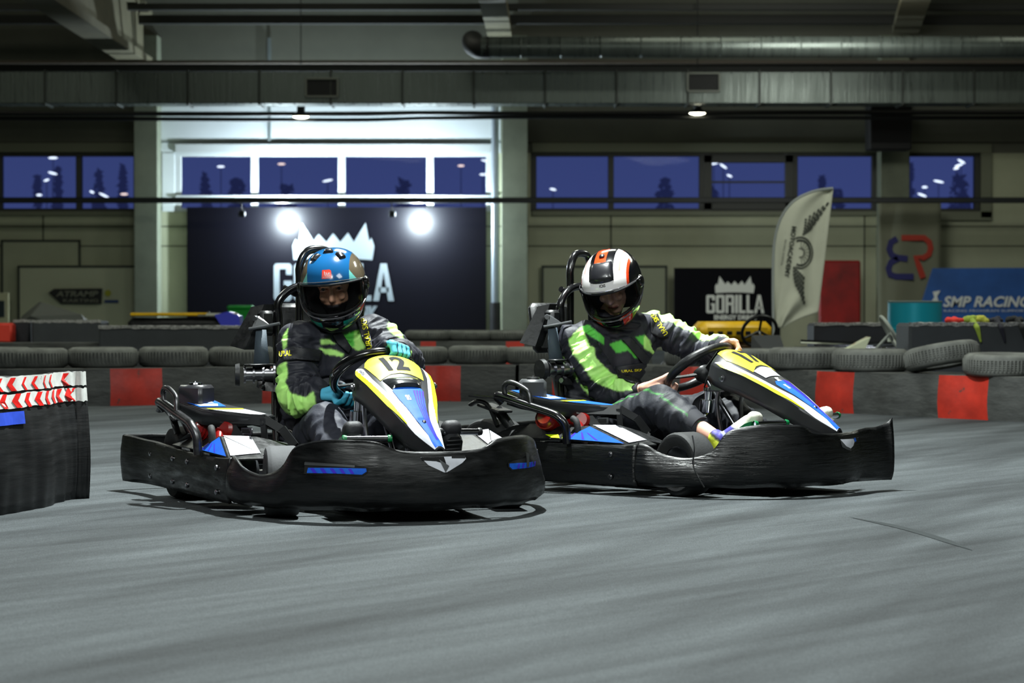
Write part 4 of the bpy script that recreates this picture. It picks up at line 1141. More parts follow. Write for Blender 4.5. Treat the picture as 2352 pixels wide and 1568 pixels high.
# windows: frame, mullions, one pane per light
FRD = mat('window_frame_dark', srgb(52, 54, 50), .5); FRL = mat('window_frame_pale', srgb(190, 196, 196), .5)
GLASS = mat('window_glass', rough=.02, alpha=((.93, .95, 1), .08))
wins = [((-140, 0, 182, 318), FRD, None), ((405, 585, 785, 988, 1128), FRL, None), ((1222, 1403, 1612, 1825, 2012), FRD, 2), ((2078, 2247), FRD, None)]
for n_, (us, fm, heavy) in enumerate(wins):
    x0, x1 = wx(us[0]), wx(us[-1]); b = M(); t = .05
    b.box(((x0 + x1) / 2, YW + .05, ZT - t / 2), (x1 - x0, .14, t), 0, .004); b.box(((x0 + x1) / 2, YW + .05, ZB + t / 2), (x1 - x0, .14, t), 0, .004)
    for u in us: b.box((wx(u) + (t / 2 if u == us[0] else (-t / 2 if u == us[-1] else 0)), YW + .05, (ZB + ZT) / 2), (.09 if n_ != 1 else .11, .13, ZT - ZB), 0, .004)
    if heavy is not None:
        a, c = wx(us[heavy]), wx(us[heavy + 1])
        for x in (a + .09, c - .09): b.box((x, YW + .02, (ZB + ZT) / 2), (.13, .12, ZT - ZB), 0, .004)
        for z in (ZT - .09, ZB + .09): b.box(((a + c) / 2, YW + .02, z), (c - a, .12, .12), 0, .004)
        b.box(((a + c) / 2, YW + .06, wz(418)), (c - a, .04, .03), 0, .002)
    wdw = struct(obj('window_%d' % (n_ + 1), b, fm, smooth=False))
    for i in range(len(us) - 1):
        p = M(); p.box(((wx(us[i]) + wx(us[i + 1])) / 2, YW + .08, (ZB + ZT) / 2), (wx(us[i + 1]) - wx(us[i]) - .02, .006, ZT - ZB - .04), 0, .001); o = obj('window_pane', p, GLASS, wdw, smooth=False)
# outer casing of the end window and the sill bands
b = M()
for x0, x1, z0, z1 in ((wx(2078), wx(2275), ZT, ZT + .14), (wx(2250), wx(2275), ZB - .1, ZT), (wx(2150), wx(2275), ZB - .14, ZB)): b.box(((x0 + x1) / 2, YW - .03, (z0 + z1) / 2), (x1 - x0, .08, z1 - z0), 0, .004)
struct(obj('trim_1', b, mat('casing', srgb(120, 124, 104), .6), smooth=False))
b = M()
for a, c in ((-160, 318), (1222, 2012)): 
    b.box(((wx(a) + wx(c)) / 2, YW - .02, ZT + .085), (wx(c) - wx(a), .06, .15), 0, .004); b.box(((wx(a) + wx(c)) / 2, YW - .02, ZB - .03), (wx(c) - wx(a), .06, .07), 0, .004)
struct(obj('trim_2', b, mat('casing'), smooth=False))
b = M(); a, c = wx(405), wx(1128); b.box(((a + c) / 2, YW - .03, ZT + .07), (c - a, .09, .14), 0, .004); b.box(((a + c) / 2, YW - .04, wz(452)), (c - a, .10, .04), 0, .004)
struct(obj('trim_3', b, FRL, smooth=False))
b = M(); b.box(((wx(372) + wx(1150)) / 2, YW - .015, (ZT + 4.32) / 2), (wx(1150) - wx(372), .03, 4.32 - ZT), 0, .002); b.box((wx(620), YW - .035, (ZT + 4.9) / 2), (.05, .03, 4.9 - ZT), 1, .002); b.box(((wx(372) + wx(1150)) / 2, YW - .035, wz(327)), (wx(1150) - wx(372), .01, .02), 1, .001)
b.box(((wx(374) + wx(403)) / 2, YW - .02, (ZB + ZT) / 2), (wx(403) - wx(374), .04, ZT - ZB), 0, .002)
struct(obj('trim_4', b, [mat('bay_panel_lit', srgb(212, 220, 222), .7, nz=(1.2, .92, 1.04)), mat('bay_seam', srgb(110, 120, 120), .6)], smooth=False))  # same wall painted whiter in this bay to imitate the floodlit glow
# columns and the roof girders that run from their heads towards us
for n_, (u0, u1) in enumerate(((318, 372), (1152, 1212), (2012, 2078))):
    x0, x1 = wx(u0), wx(u1); b = M(); b.box(((x0 + x1) / 2, YW - .22, 2.45), (x1 - x0, .42, 4.9), 0, .01)
    struct(obj('column_%d' % (n_ + 1), b, CONC, smooth=False))
GB = mat('girder_paint', srgb(112, 108, 86), .7, nz=(3, .85, 1.1))
for n_, (p, q, w_) in enumerate(((W(322, 152, 37.4), W(107, 12, 30.3), .40), (W(1148, 85, 37.4), W(1130, 0, 32.9), .37), (W(2078, 78, 37.4), W(2103, 0, 32.9), .40))):
    e = p + (q - p) * (2.2 if n_ else 1.9); d = (e - p).normalized(); s = Vector((1, 0, 0)) * w_ / 2; b = M()
    b.hull([r + s * k + Vector((0, 0, z)) for r in (p, e) for k in (-1, 1) for z in (0, .12)]); b.hull([r + s * k * .3 + Vector((0, 0, z)) for r in (p, e) for k in (-1, 1) for z in (.1, .8)])
    b.hull([r + s * k + Vector((0, 0, z)) for r in (p, e) for k in (-1, 1) for z in (.78, .9)])
    struct(obj('roof_beam_%d' % (n_ + 1), b, GB, smooth=False))
PUR = mat('purlin_dark', srgb(34, 36, 32), .7)
for n_, (v, h, d, m_) in enumerate(((47, .14, 37.0, PUR), (157, .13, 36.8, PUR), (18, .1, 36.0, PUR), (144, .05, 36.6, mat('purlin_rust', srgb(84, 76, 66), .7)))):
    p = W(1176, v, d); struct(obj('ceiling_purlin_%d' % (n_ + 1), M().box((0, d, p.z), (33, .12, h), 0, .01), m_, smooth=False))
# ------------------------------------------------------------ ducts, cables, lamps under the roof
GALV = mat('galvanised_sheet', srgb(92, 100, 95), .34, .5, nz=(3, .75, 1.15), bump=(5, .35, .01), stretch=(6, 1, .4), rvar=.1)
p0 = W(0, 238, 35); p1 = W(0, 165, 35); D_ = thing('ventilation_duct', (0, 35.3, (p0.z + p1.z) / 2), 0, 'long rectangular galvanised air duct running across under the roof', 'air duct')
h = (p1.z - p0.z)
obj('duct_body', M().box((0, 0, 0), (33, .55, h), 0, .01), GALV, D_, smooth=False)
for u in range(-60, 2500, 164):
    x = (u - 1176) / F * 35; obj('duct_flange', M().box((x, 0, 0), (.03, .60, h + .05), 0, .004), mat('flange', srgb(60, 64, 60), .5, .5), D_, smooth=False)
GR = mat('grille_dark', srgb(20, 22, 22), .6)
for u, v in ((740, 202), (1615, 190)):
    q = W(u, v, 35); b = M(); x, z = q.x, q.z - D_.location.z; w_, hh = .46, .26
    for dx, dz, a, c in ((0, hh / 2, w_, .03), (0, -hh / 2, w_, .03), (-w_ / 2, 0, .03, hh), (w_ / 2, 0, .03, hh)): b.box((x + dx, -.30, z + dz), (a, .05, c), 0, .003)
    g = obj('duct_grille', b, mat('grille_frame', srgb(112, 116, 108), .5, .3), D_, smooth=False)
    b = M(); b.box((x, -.285, z), (w_ - .03, .02, hh - .03), 0, .002)
    for k in range(7): b.box((x, -.297, z - hh / 2 + .03 + k * .033), (w_ - .03, .012, .006), 0, .001)
    obj('grille_louvre', b, GR, g, smooth=False)
q = W(1105, 110, 33.4); D_ = thing('spiral_duct', (q.x, q.y, q.z), 0, 'round galvanised spiral air duct on the right under the roof', 'air duct')
b = M(); b.tube([(0, 0, 0), (.35, 0, 0), (1, 0, 0), (16, 0, .02)], .148, 24)
for k in range(1, 30): b.lathe([(.148, -.008), (.156, 0), (.148, .008)], (k * .55, 0, .0013 * k), (1, 0, 0), 24)
obj('duct_tube', b, GALV, D_)
b = M(); b.tube([(.12, 0, 0), (-.02, .02, .0), (-.10, .12, .05), (-.12, .3, .12)], .152, 20, sm=4); obj('duct_elbow', b, mat('duct_dark', srgb(26, 28, 27), .6), D_)
CAB = mat('cable_black', srgb(10, 11, 12), .5)
for v, r, lab, d in ((262, .036, 'upper of the two thick black service pipes strung across below the duct', 36.3), (274, .030, 'lower of the two thick black service pipes strung across below the duct', 36.0)):
    b = M(); P = [W(-120, v - 2, d), W(400, v, d), W(800, v + (0 if r > .034 else 2), d), W(1000, v - 2, d), W(1300, v - (0 if r > .034 else 5), d), W(1800, v - 3, d), W(2450, v - 3, d)]
    b.tube(P, r, 10, sm=6); tag(obj('service_pipe', b, CAB), lab, 'pipe')
b = M(); q = W(0, 460, 36.6); b.box((0, 36.6, q.z), (33, .10, .085), 0, .01)
tag(obj('truss_rail', b, mat('rail_dark', srgb(26, 30, 32), .5), smooth=False), 'long horizontal dark steel rail crossing in front of the windows', 'rail')
for u, v, lab in ((692, 268, 'left hanging lamp with a bright disc, above the large black banner'), (1601, 260, 'right hanging lamp with a bright disc, above the dark windows')):
    q = W(u, v, 35.83); T_ = thing('pendant_lamp', q, 0, lab, 'lamp', 'pendant lamps under the duct')
    b = M(); b.lathe([(0, .26), (.055, .26), (.06, .24), (.06, .06), (.125, .02), (.13, -.005), (.12, 0)], (0, 0, 0), (0, 0, 1), 24); obj('lamp_housing', b, mat('lamp_housing', srgb(40, 42, 40), .5), T_)
    b = M(); b.lathe([(0, -.03), (.06, -.028), (.11, -.012), (.122, .004)], (0, 0, 0), (0, 0, 1), 24); obj('lamp_disc', b, mat('lamp_glow', (1, 1, .8), .5, emit=((1, .97, .72), 14)), T_)
    b = M(); b.tube([(0, 0, .25), (0, 0, 9 - q.z)], .008, 6); obj('lamp_rod', b, CAB, T_)
# black loudspeaker box on the third column
p = W(1995, 345, 36.8); q = W(2093, 232, 36.8); S_ = thing('loudspeaker', ((p.x + q.x) / 2, 37.0, (p.z + q.z) / 2), 0, 'large black loudspeaker box mounted high on the right column', 'speaker')
obj('cabinet', M().box((0, 0, 0), (q.x - p.x, .45, q.z - p.z), 0, .02), mat('speaker_black', srgb(9, 9, 10), .7), S_, smooth=False)
obj('speaker_grille', M().box((0, -.228, .03), (q.x - p.x - .06, .01, q.z - p.z - .16), 0, .003), mat('speaker_cloth', srgb(6, 6, 7), .9), S_, smooth=False)
# drain pipe by the second column
q = W(1137, 690, 37.6); D_ = thing('drain_pipe', (q.x, 37.7, 0), 0, 'vertical silver downpipe left of the middle column', 'pipe')
b = M(); b.tube([(0, 0, .75), (0, 0, 4.2)], .06, 16); b.lathe([(.06, -.02), (.075, -.02), (.075, .02), (.06, .02)], (0, 0, 2.3), (0, 0, 1), 16); obj('pipe_upper', b, mat('galv_pipe', srgb(150, 160, 168), .3, .6), D_)
b = M(); b.tube([(0, 0, 0), (0, 0, .75)], .085, 16); obj('pipe_boot', b, BLK, D_)
# floodlights hung from the rail over the big banner
for u, lab in ((556, 'left small black floodlight hanging over the large banner'), (901, 'right small black floodlight hanging over the large banner')):
    q = W(u, 491, 36.7); T_ = thing('floodlight', q, 0, lab, 'floodlight', 'floodlights over the banner')
    obj('floodlight_head', M().box((0, 0, 0), (.10, .08, .08), 0, .012, Matrix.Rotation(-.5, 3, 'X')), BLK, T_)
    b = M(); b.tube([(0, 0, .03), (-.01, -.02, .14), (0, -.06, .2)], .012, 6); b.tube([(0, -.06, .2), (.12, -.06, .2)], .010, 6); obj('floodlight_arm', b, CAB, T_)
# ------------------------------------------------------------ banners and boards on the back wall
BN = mat('banner_vinyl', srgb(4, 4, 11), .4, spec=.2, nz=(1.2, .9, 1.1)); LET = mat('banner_white', srgb(112, 120, 124), .8, spec=.1); LETB = mat('print_white', srgb(236, 240, 238), .7)
def flat(d): return lambda u, v: W(u, v, d)
def ribbon(b, pts, w, fn, mi=0):
    n = len(pts); L_, R_ = [], []
    for i in range(n):
        a = pts[max(0, i - 1)]; c = pts[min(n - 1, i + 1)]; dx, dy = c[0] - a[0], c[1] - a[1]; l = math.hypot(dx, dy); nx, ny = -dy / l * w / 2, dx / l * w / 2
        L_.append(fn(pts[i][0] + nx, pts[i][1] + ny)); R_.append(fn(pts[i][0] - nx, pts[i][1] - ny))
    b.grid([[x, y] for x, y in zip(L_, R_)], mi)
def crown(b, x0, x1, y0, y1, fn, mi=0):
    c = [(785, 415), (778, 315), (800, 268), (818, 290), (845, 155), (930, 280), (965, 235), (1020, 290), (1068, 230), (1120, 290), (1175, 225), (1215, 290), (1300, 155), (1325, 285), (1342, 262), (1362, 318), (1347, 415), (1200, 405), (1065, 402), (920, 405)]
    b.add([fn(x0 + (u - 778) / 584 * (x1 - x0), y0 + (v - 155) / 260 * (y1 - y0)) for u, v in c], [tuple(range(len(c)))], mi)
def words(b, t, u0, u1, v0, v1, fn, mi=0, bold=.05, shear=0.): b.text(t, lambda a, c: fn((u0 + u1) / 2 + a, (v0 + v1) / 2 - c), v1 - v0, mi, bold=bold, wid=u1 - u0, shear=shear)
def heavy(b, u0, u1, v0, v1, fn):
    """GORILLA in heavy condensed block capitals"""
    u = 0.; h = 100.; out = []
    def bar(*p): out.append([(u + x, y) for x, y in p])
    def rect(x0, y0, x1, y1): bar((x0, y0), (x1, y0), (x1, y1), (x0, y1))
    S = 15
    for ch in 'GORILLA':
        if ch in 'GO':
            w = 47; bar((6, 0), (w - 6, 0), (w, 7), (w, S), (0, S), (0, 7)); bar((0, h - S), (w, h - S), (w, h - 7), (w - 6, h), (6, h), (0, h - 7)); rect(0, S, S, h - S)
            if ch == 'O': rect(w - S, S, w, h - S)
            else: rect(w - S, 46, w, h - S); rect(w - S, S, w, 30); rect(26, 46, w - S, 58)
        elif ch == 'R':
            w = 47; rect(0, 0, S, h); bar((S, 0), (w - 7, 0), (w, 8), (w, S), (S, S)); rect(w - S, S, w, 44); bar((S, 42), (w, 42), (w, 50), (w - 5, 56), (S, 56)); rect(w - S, 56, w, h)
        elif ch == 'I': w = S; rect(0, 0, S, h)
        elif ch == 'L': w = 36; rect(0, 0, S, h); rect(S, h - S, w, h)
        else:
            w = 54; bar((19, 0), (27, 0), (27, 22), (15, h), (0, h)); bar((27, 0), (35, 0), (w, h), (w - 15, h), (27, 22)); rect(14, 64, 40, 77)
        u += w + 5
    W_ = u - 5
    for p in out: b.add([fn(u0 + x / W_ * (u1 - u0), v0 + y / h * (v1 - v0)) for x, y in p], [tuple(range(len(p)))])
# the large one
p = W(430, 476, 37.9); q = W(1117, 476, 37.9)
BG = thing('large_banner', ((p.x + q.x) / 2, 37.9, 0), 0, 'huge black banner with a crown and GORILLA lettering, lit by two floodlights', 'banner')
def loc_(o): v = Vector(o.location); return lambda fn: (lambda u, w_: fn(u, w_) - v)
lb = loc_(BG)
obj('banner_sheet', M().box((0, 0, p.z / 2), (q.x - p.x, .03, p.z), 0, .004), BN, BG, smooth=False)
b = M(); fn = lb(flat(37.87)); crown(b, 672, 860, 511, 597, fn); heavy(b, 629, 905, 605, 691, fn); words(b, 'ENERGY DRINK', 664, 869, 702, 735, fn, bold=.06)
obj('banner_print', b, LET, BG, smooth=False)
# the small one
p = W(1548, 615, 37.7); q = W(1792, 758, 37.7); BS = thing('small_banner', ((p.x + q.x) / 2, 37.7, 0), 0, 'smaller black banner with a white crown and GORILLA lettering beside the flag', 'banner'); lb = loc_(BS)
obj('banner_sheet', M().box((0, 0, p.z / 2), (q.x - p.x, .03, p.z), 0, .004), mat('banner_vinyl_small', srgb(9, 9, 16), .6, spec=.1), BS, smooth=False)
b = M(); fn = lb(flat(37.67)); crown(b, 1642, 1733, 634, 673, fn); heavy(b, 1622, 1755, 677, 719, fn); words(b, 'ENERGY DRINK', 1640, 1738, 723, 734, fn, bold=.05)
obj('banner_print', b, mat('banner_white_b', srgb(246, 248, 240), .6), BS, smooth=False)
# red board
p = W(1880, 598, 37.5); q = W(1976, 760, 37.5); b = M(); b.box(((p.x + q.x) / 2, 37.5, p.z / 2), (q.x - p.x, .06, p.z), 0, .05)
RB = obj('red_board', b, mat('red_board', srgb(168, 22, 18), .45, nz=(3, .5, 1.2)), smooth=False); tag(RB, 'tall plain red board standing right of the white feather flag', 'board')
# pale hanging banner with the blue and red monogram
BM = thing('monogram_banner', W(2085, 690, 37.3), 0, 'pale hanging banner with a blue and red two-letter monogram', 'banner'); lb = loc_(BM); fn = lb(flat(37.3))
b = M(); b.grid([[fn(2016 + 144 * i / 12, 463 + (800 - 463) * j / 10) + Vector((0, .02 * math.sin(i * .9 + j * .2), 0)) for j in range(11)] for i in range(13)])
obj('banner_cloth', b, mat('pale_cloth', srgb(120, 122, 102), .8), BM, solid=.01)
b = M(); fn = lb(flat(37.25))
ribbon(b, [(2070, 546), (2100, 546), (2122, 546), (2134, 556), (2137, 570), (2133, 584), (2120, 592), (2103, 590), (2110, 610), (2120, 638)], 13, fn, 0)
ribbon(b, [(2060, 548), (2046, 556), (2042, 572), (2048, 586), (2062, 592), (2084, 594)], 14, fn, 1)
ribbon(b, [(2062, 594), (2046, 602), (2040, 616), (2044, 630), (2058, 635), (2098, 635)], 14, fn, 1)
obj('monogram', b, [mat('mono_red', srgb(176, 48, 26), .6), mat('mono_blue', srgb(36, 36, 104), .6)], BM, smooth=False)
# blue racing banner
BR = thing('blue_banner', W(2240, 690, 36.9), 0, 'blue banner with white SMP RACING lettering at the right wall', 'banner'); lb = loc_(BR); fn = lb(flat(36.9))
b = M(); b.prism([fn(u, v) for u, v in ((2142, 616), (2480, 614), (2480, 805), (2080, 805), (2104, 735))], (0, .03, 0)); obj('banner_sheet', b, mat('blue_banner', srgb(44, 94, 170), .5, nz=(1, .7, 1.4)), BR, smooth=False)
b = M(); fn = lb(flat(36.87)); words(b, 'SMP RACING', 2166, 2368, 680, 705, fn, bold=.03, shear=.25); b.add([fn(u, v) for u, v in ((2142, 670), (2160, 667), (2152, 680), (2156, 694), (2138, 694), (2146, 682))], [(0, 1, 2, 3, 4, 5)])
words(b, 'RACING PROGRAM SUPPORT', 2168, 2360, 711, 716, fn, bold=.0)
obj('banner_print', b, LETB, BR, smooth=False)
# door outlines on the wall
DK = mat('door_edge', srgb(52, 58, 50), .6)
def door(n_, u0, u1, v0, m_, d=37.96):
    p = W(u0, v0, d); q = W(u1, v0, d); b = M(); b.box(((p.x + q.x) / 2, d, p.z / 2), (q.x - p.x, .05, p.z), 0, .004); o = struct(obj('door_%d' % n_, b, m_, smooth=False))
    b = M(); t = .035
    b.box(((p.x + q.x) / 2, d - .03, p.z), (q.x - p.x + t, .02, t), 0, .002)
    for x in (p.x, q.x): b.box((x, d - .03, p.z / 2), (t, .02, p.z), 0, .002)
    obj('door_frame', b, DK, o, smooth=False); return o
door(1, 6, 184, 553, PAN, 37.98); door(2, 44, 316, 612, mat('door_pale', srgb(196, 200, 172), .7), 37.9); door(3, 1246, 1530, 612, mat('door_grey', srgb(160, 166, 142), .7), 37.95)
# shop sign with the small yellow and blue mark
SG = thing('wall_sign', W(175, 680, 37.8), 0, 'dark slanted wall sign with pale lettering on the left door', 'sign'); lb = loc_(SG); fn = lb(flat(37.8))
b = M(); b.prism([fn(u, v) for u, v in ((124, 663), (235, 662), (233, 698), (140, 697), (112, 672))], (0, .02, 0)); obj('sign_board', b, mat('sign_black', srgb(28, 30, 28), .6), SG, smooth=False)
b = M(); fn = lb(flat(37.78)); words(b, 'ATRAMP', 128, 226, 668, 681, fn, bold=.03, shear=.2); words(b, 'KARTING', 145, 226, 686, 694, fn, bold=.02); obj('sign_lettering', b, mat('sign_pale', srgb(130, 132, 116), .6), SG, smooth=False)
b = M(); fn = flat(37.85); b.lathe([(0, 0), (.05, 0)], W(248, 673, 37.85), (0, -1, 0), 16, 0); b.box(W(256, 692, 37.85), (.22, .004, .045), 1, .001)
tag(obj('wall_logo', b, [mat('logo_yellow', srgb(170, 170, 40), .6), mat('logo_blue', srgb(40, 66, 120), .6)], smooth=False), 'small yellow and blue logo right of the dark wall sign', 'logo')
PF = thing('framed_poster', W(6, 708, 37.6), 0, 'pale framed poster with a dark picture at the far left wall', 'poster')
obj('poster_frame', M().box((0, 0, 0), (.20, .03, .48), 0, .006), mat('poster_frame', srgb(190, 188, 150), .6), PF, smooth=False); obj('poster_print', M().box((-.02, -.018, -.01), (.11, .006, .26), 0, .002), mat('poster_dark', srgb(24, 40, 44), .5), PF, smooth=False)
# ------------------------------------------------------------ outside: dusk, trees, glowing blobs imitating reflections in the panes
wd = bpy.data.worlds.new('dusk'); wd.use_nodes = True; SC.world = wd; nt = wd.node_tree; bg = nt.nodes['Background']
tc = nt.nodes.new('ShaderNodeTexCoord'); sp = nt.nodes.new('ShaderNodeSeparateXYZ'); cr = nt.nodes.new('ShaderNodeValToRGB'); mr = nt.nodes.new('ShaderNodeMapRange')
nt.links.new(tc.outputs['Generated'], sp.inputs[0]); nt.links.new(sp.outputs['Z'], mr.inputs['Value']); mr.inputs['From Min'].default_value = .0; mr.inputs['From Max'].default_value = .12
nt.links.new(mr.outputs['Result'], cr.inputs['Fac']); cr.color_ramp.elements[0].color = (.046, .062, .19, 1); cr.color_ramp.elements[1].color = (.030, .046, .14, 1)
nt.links.new(cr.outputs['Color'], bg.inputs['Color']); bg.inputs['Strength'].default_value = 1.0
YO = 62.0
b = M(); b.add([(-60, YW + .4, -.4), (60, YW + .4, -.4), (60, 120, -.4), (-60, 120, -.4)], [(0, 1, 2, 3)]); tag(obj('outdoor_ground', b, mat('outdoor_ground', srgb(20, 22, 30), .9), smooth=False), 'dark ground outside the hall windows', 'ground', kind='structure')
TREE = mat('tree_dusk_glow', srgb(24, 28, 44), .9, emit=((.012, .016, .055), 1))  # faint blue emission put into the material in place of dusk light
rt = random.Random(3)
for i, (u, v, w_, kind) in enumerate(((10, 372, 60, 0), (85, 405, 36, 0), (165, 395, 40, 0), (222, 392, 60, 0), (272, 375, 50, 0), (440, 385, 70, 0), (545, 412, 40, 1), (640, 415, 60, 1), (925, 412, 40, 1), (1515, 418, 40, 1), (1620, 440, 60, 1), (1880, 410, 20, 0), (1945, 425, 60, 1), (2105, 372, 46, 0), (2160, 415, 50, 1))):
    q = W(u, v, YO); hgt = q.z + .4; b = M(); b.tube([(0, 0, 0), (0, 0, hgt * .55), (.05, 0, hgt * .95)], [.16, .10, .02], 8)
    T_ = thing('conifer_tree' if kind == 0 else 'bushy_tree', (q.x, YO + rt.uniform(-3, 3), -.4), 0, ('slender' if kind == 0 else 'low bushy') + ' dark tree silhouette outside the windows', 'tree', 'slender trees outside' if kind == 0 else 'bushy trees outside')
    obj('trunk', b, TREE, T_); b = M(); R0 = w_ / 90 / 2
    for k in range(260):
        t = rt.random() ** .8; z = hgt * (.45 + .55 * t); rr = R0 * ((1 - t) * 1.0 + .08) if kind == 0 else R0 * math.sqrt(max(.03, 1 - (t * 1.7 - .8) ** 2))
        a = rt.uniform(0, 2 * PI); r = rr * math.sqrt(rt.random()); c = Vector((r * math.cos(a), r * math.sin(a), z)); d = Vector((rt.gauss(0, 1), rt.gauss(0, 1), rt.gauss(0, .6))).normalized() * .13; e = d.cross(Vector((rt.gauss(0, 1), rt.gauss(0, 1), rt.gauss(0, 1)))).normalized() * .06
        b.add([c - d, c + e, c + d, c - e], [(0, 1, 2, 3)])
    obj('crown', b, TREE, T_, smooth=False)
LG = mat('glint_white', (1, 1, 1), .5, emit=((.86, .95, 1), 1.6)); LGW = mat('glint_warm', (1, 1, 1), .5, emit=((1, .75, .62), 1.3))  # emissive blobs added outside to imitate hall-lamp reflections in the window glass
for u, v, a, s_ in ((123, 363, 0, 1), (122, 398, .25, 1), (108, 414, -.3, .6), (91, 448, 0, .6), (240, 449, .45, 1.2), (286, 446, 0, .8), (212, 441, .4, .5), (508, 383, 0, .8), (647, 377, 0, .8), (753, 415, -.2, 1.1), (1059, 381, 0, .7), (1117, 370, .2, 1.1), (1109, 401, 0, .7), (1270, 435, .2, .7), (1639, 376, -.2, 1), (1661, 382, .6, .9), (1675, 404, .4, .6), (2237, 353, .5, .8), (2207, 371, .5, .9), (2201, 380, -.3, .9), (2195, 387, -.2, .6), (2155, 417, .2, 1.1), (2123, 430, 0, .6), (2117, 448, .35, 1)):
    q = W(u, v, 58); T_ = thing('reflection_glint', (q.x, 58, -.4), 0, 'small glowing blob outside the windows, imitating a lamp reflection in the glass', 'lamp', 'added glints imitating window reflections')
    b = M(); b.hull([Matrix.Rotation(a, 3, 'Y') @ p for p in sphere_pts((0, 0, 0), (.115 * s_, .03, .026), 6)]); b.v = [(x, y, z + q.z + .4) for x, y, z in b.v]; obj('glint_head', b, LGW if u in (286, 647, 1059) else LG, T_)
    b = M(); b.tube([(0, .02, 0), (0, .02, q.z + .38)], .012, 5); obj('glint_pole', b, TREE, T_)
# ================================================================== BARRIERS, TYRES AND THE PADDOCK
def ground(u, v): d = F * EYE / (v - YH); return Vector(((u - 1176) / F * d, d, 0))
BELT = mat('belt_rubber', srgb(58, 60, 58), .7, nz=(5, .55, 1.35), bump=(14, .6, .01), stretch=(1, 1, 3), wear=(26, .70, srgb(120, 122, 118)))
BRED = mat('belt_red_paint', srgb(176, 42, 26), .55, nz=(5, .6, 1.12), bump=(14, .4, .008), wear=(12, .64, srgb(70, 50, 44)))
def belt(name, pts, h, red, label, depth=.55, lean=0.):
    """track-side belt of rubber sheet over a low core; pts are (photo column, base row)"""
    us = np.arange(pts[0][0], pts[-1][0] + .1, 7.0); vv = np.interp(us, [p[0] for p in pts], [p[1] for p in pts]); R_ = []; ms = []
    for u, v in zip(us, vv):
        g = ground(u, v); a = ground(u + 5, float(np.interp(u + 5, [p[0] for p in pts], [p[1] for p in pts]))); t = (a - g).normalized(); n = Vector((t.y, -t.x, 0))
        w_ = .02 * noise.noise(Vector((u * .013, 0, 4))) + .012 * math.sin(u * .05)
        R_.append([g + n * (w_ + .01 * math.sin(k / 6 * PI * 1.3) + lean * k / 6) + Vector((0, 0, h * k / 6)) for k in range(7)] + [g - n * .03 + Vector((0, 0, h + .004)), g - n * depth + Vector((0, 0, h)), g - n * depth])
        ms.append(1 if any(a_ <= u < b_ for a_, b_ in red) else 0)
    b = M().grid(R_, mf=lambda i, j: ms[i] if j < 6 else 0)
    return tag(obj(name, b, [BELT, BRED], sharp=50), label, 'track barrier')
base = [(-90, 935), (200, 933), (620, 926), (1000, 921), (1320, 923), (1620, 931), (1900, 947), (2150, 959), (2440, 974)]
cutp = lambda a, c: [(a, float(np.interp(a, *zip(*base))))] + [p for p in base if a < p[0] < c] + [(c, float(np.interp(c, *zip(*base))))]
reds = [(250, 368), (598, 642), (955, 1052), (1268, 1350), (1560, 1634), (1865, 1962), (2157, 2264)]
belt('track_barrier', cutp(-90, 1190), .275, reds, 'left half of the long low rubber track barrier with red painted sections')
belt('track_barrier', cutp(1192, 2440), .285, reds, 'right half of the long low rubber track barrier with red painted sections')
# second, farther belt
belt('track_barrier', [(560, 884), (1500, 882)], .40, [(960, 1000), (1160, 1200)], 'farther rubber barrier behind the main one, between the two drivers', .5)
belt('track_barrier', [(-90, 902), (238, 900)], .42, [], 'farther low rubber barrier at the left behind the tyres', .4)
# car tyres lying on the barrier: proto then copies
def car_tyre(r=.29, w=.155):
    t = thing('car_tyre', (0, 0, 0), 0, 'x', 'tyre'); b = M(); h = w / 2; n = 48; prof = [(r * .60, -h * .8), (r * .66, -h), (r * .86, -h), (r * .97, -h * .8), (r, -h * .5)]
    for k in range(5):
        z = -h * .5 + h * (k + .5) / 5; prof += [(r, z - h * .07), (r * .975, z - h * .05), (r * .975, z + h * .05), (r, z + h * .07)]
    prof += [(r, h * .5), (r * .97, h * .8), (r * .86, h), (r * .66, h), (r * .60, h * .8), (r * .62, 0), (r * .60, -h * .8)]
    b.lathe(prof, (0, 0, h), (0, 0, 1), n, 0)
    for k in range(60):
        a = 2 * PI * k / 60; d = Vector((math.cos(a), math.sin(a), 0)); b.box(d * r * 1.0 + Vector((0, 0, h)), (.008, .014, w * .55), 0, .002, Matrix.Rotation(a, 3, 'Z'))
    obj('tyre_body', b, mat('old_tyre', srgb(88, 90, 86), .75, nz=(7, .6, 1.4)), t, sharp=50)
    return t
T0 = car_tyre(); first = [True]
def put_tyre(u, dd, z, lab, tilt=(0, 0), sc=1., grp='tyres lying on the track barrier'):
    v = float(np.interp(u, *zip(*base))); g = ground(u, v) + Vector((0, dd, 0)); g.x = (u - 1176) / F * g.y
    if first[0]: o = T0; first[0] = False
    else: o = dup(T0, (0, 0, 0), 0)
    o.location = g + Vector((0, 0, z)); o.rotation_euler = (tilt[0], tilt[1], u * .7); o.scale = (sc * .92, sc * .92, sc)
    o['label'] = lab; o['group'] = grp
    return o
H1 = .277
for u, lab, sc in ((-8, 'old tyre lying on the barrier at the very left edge', 1.), (78, 'old tyre on the barrier above the wrapped tyre stack', .95), (236, 'old tyre on the barrier, above the first red section', .98), (398, 'old tyre on the barrier, right after the first red section', .98), (556, 'old tyre on the barrier just left of the blue-helmeted driver', .95)):
    put_tyre(u, .30, H1, lab, (0, 0), sc)
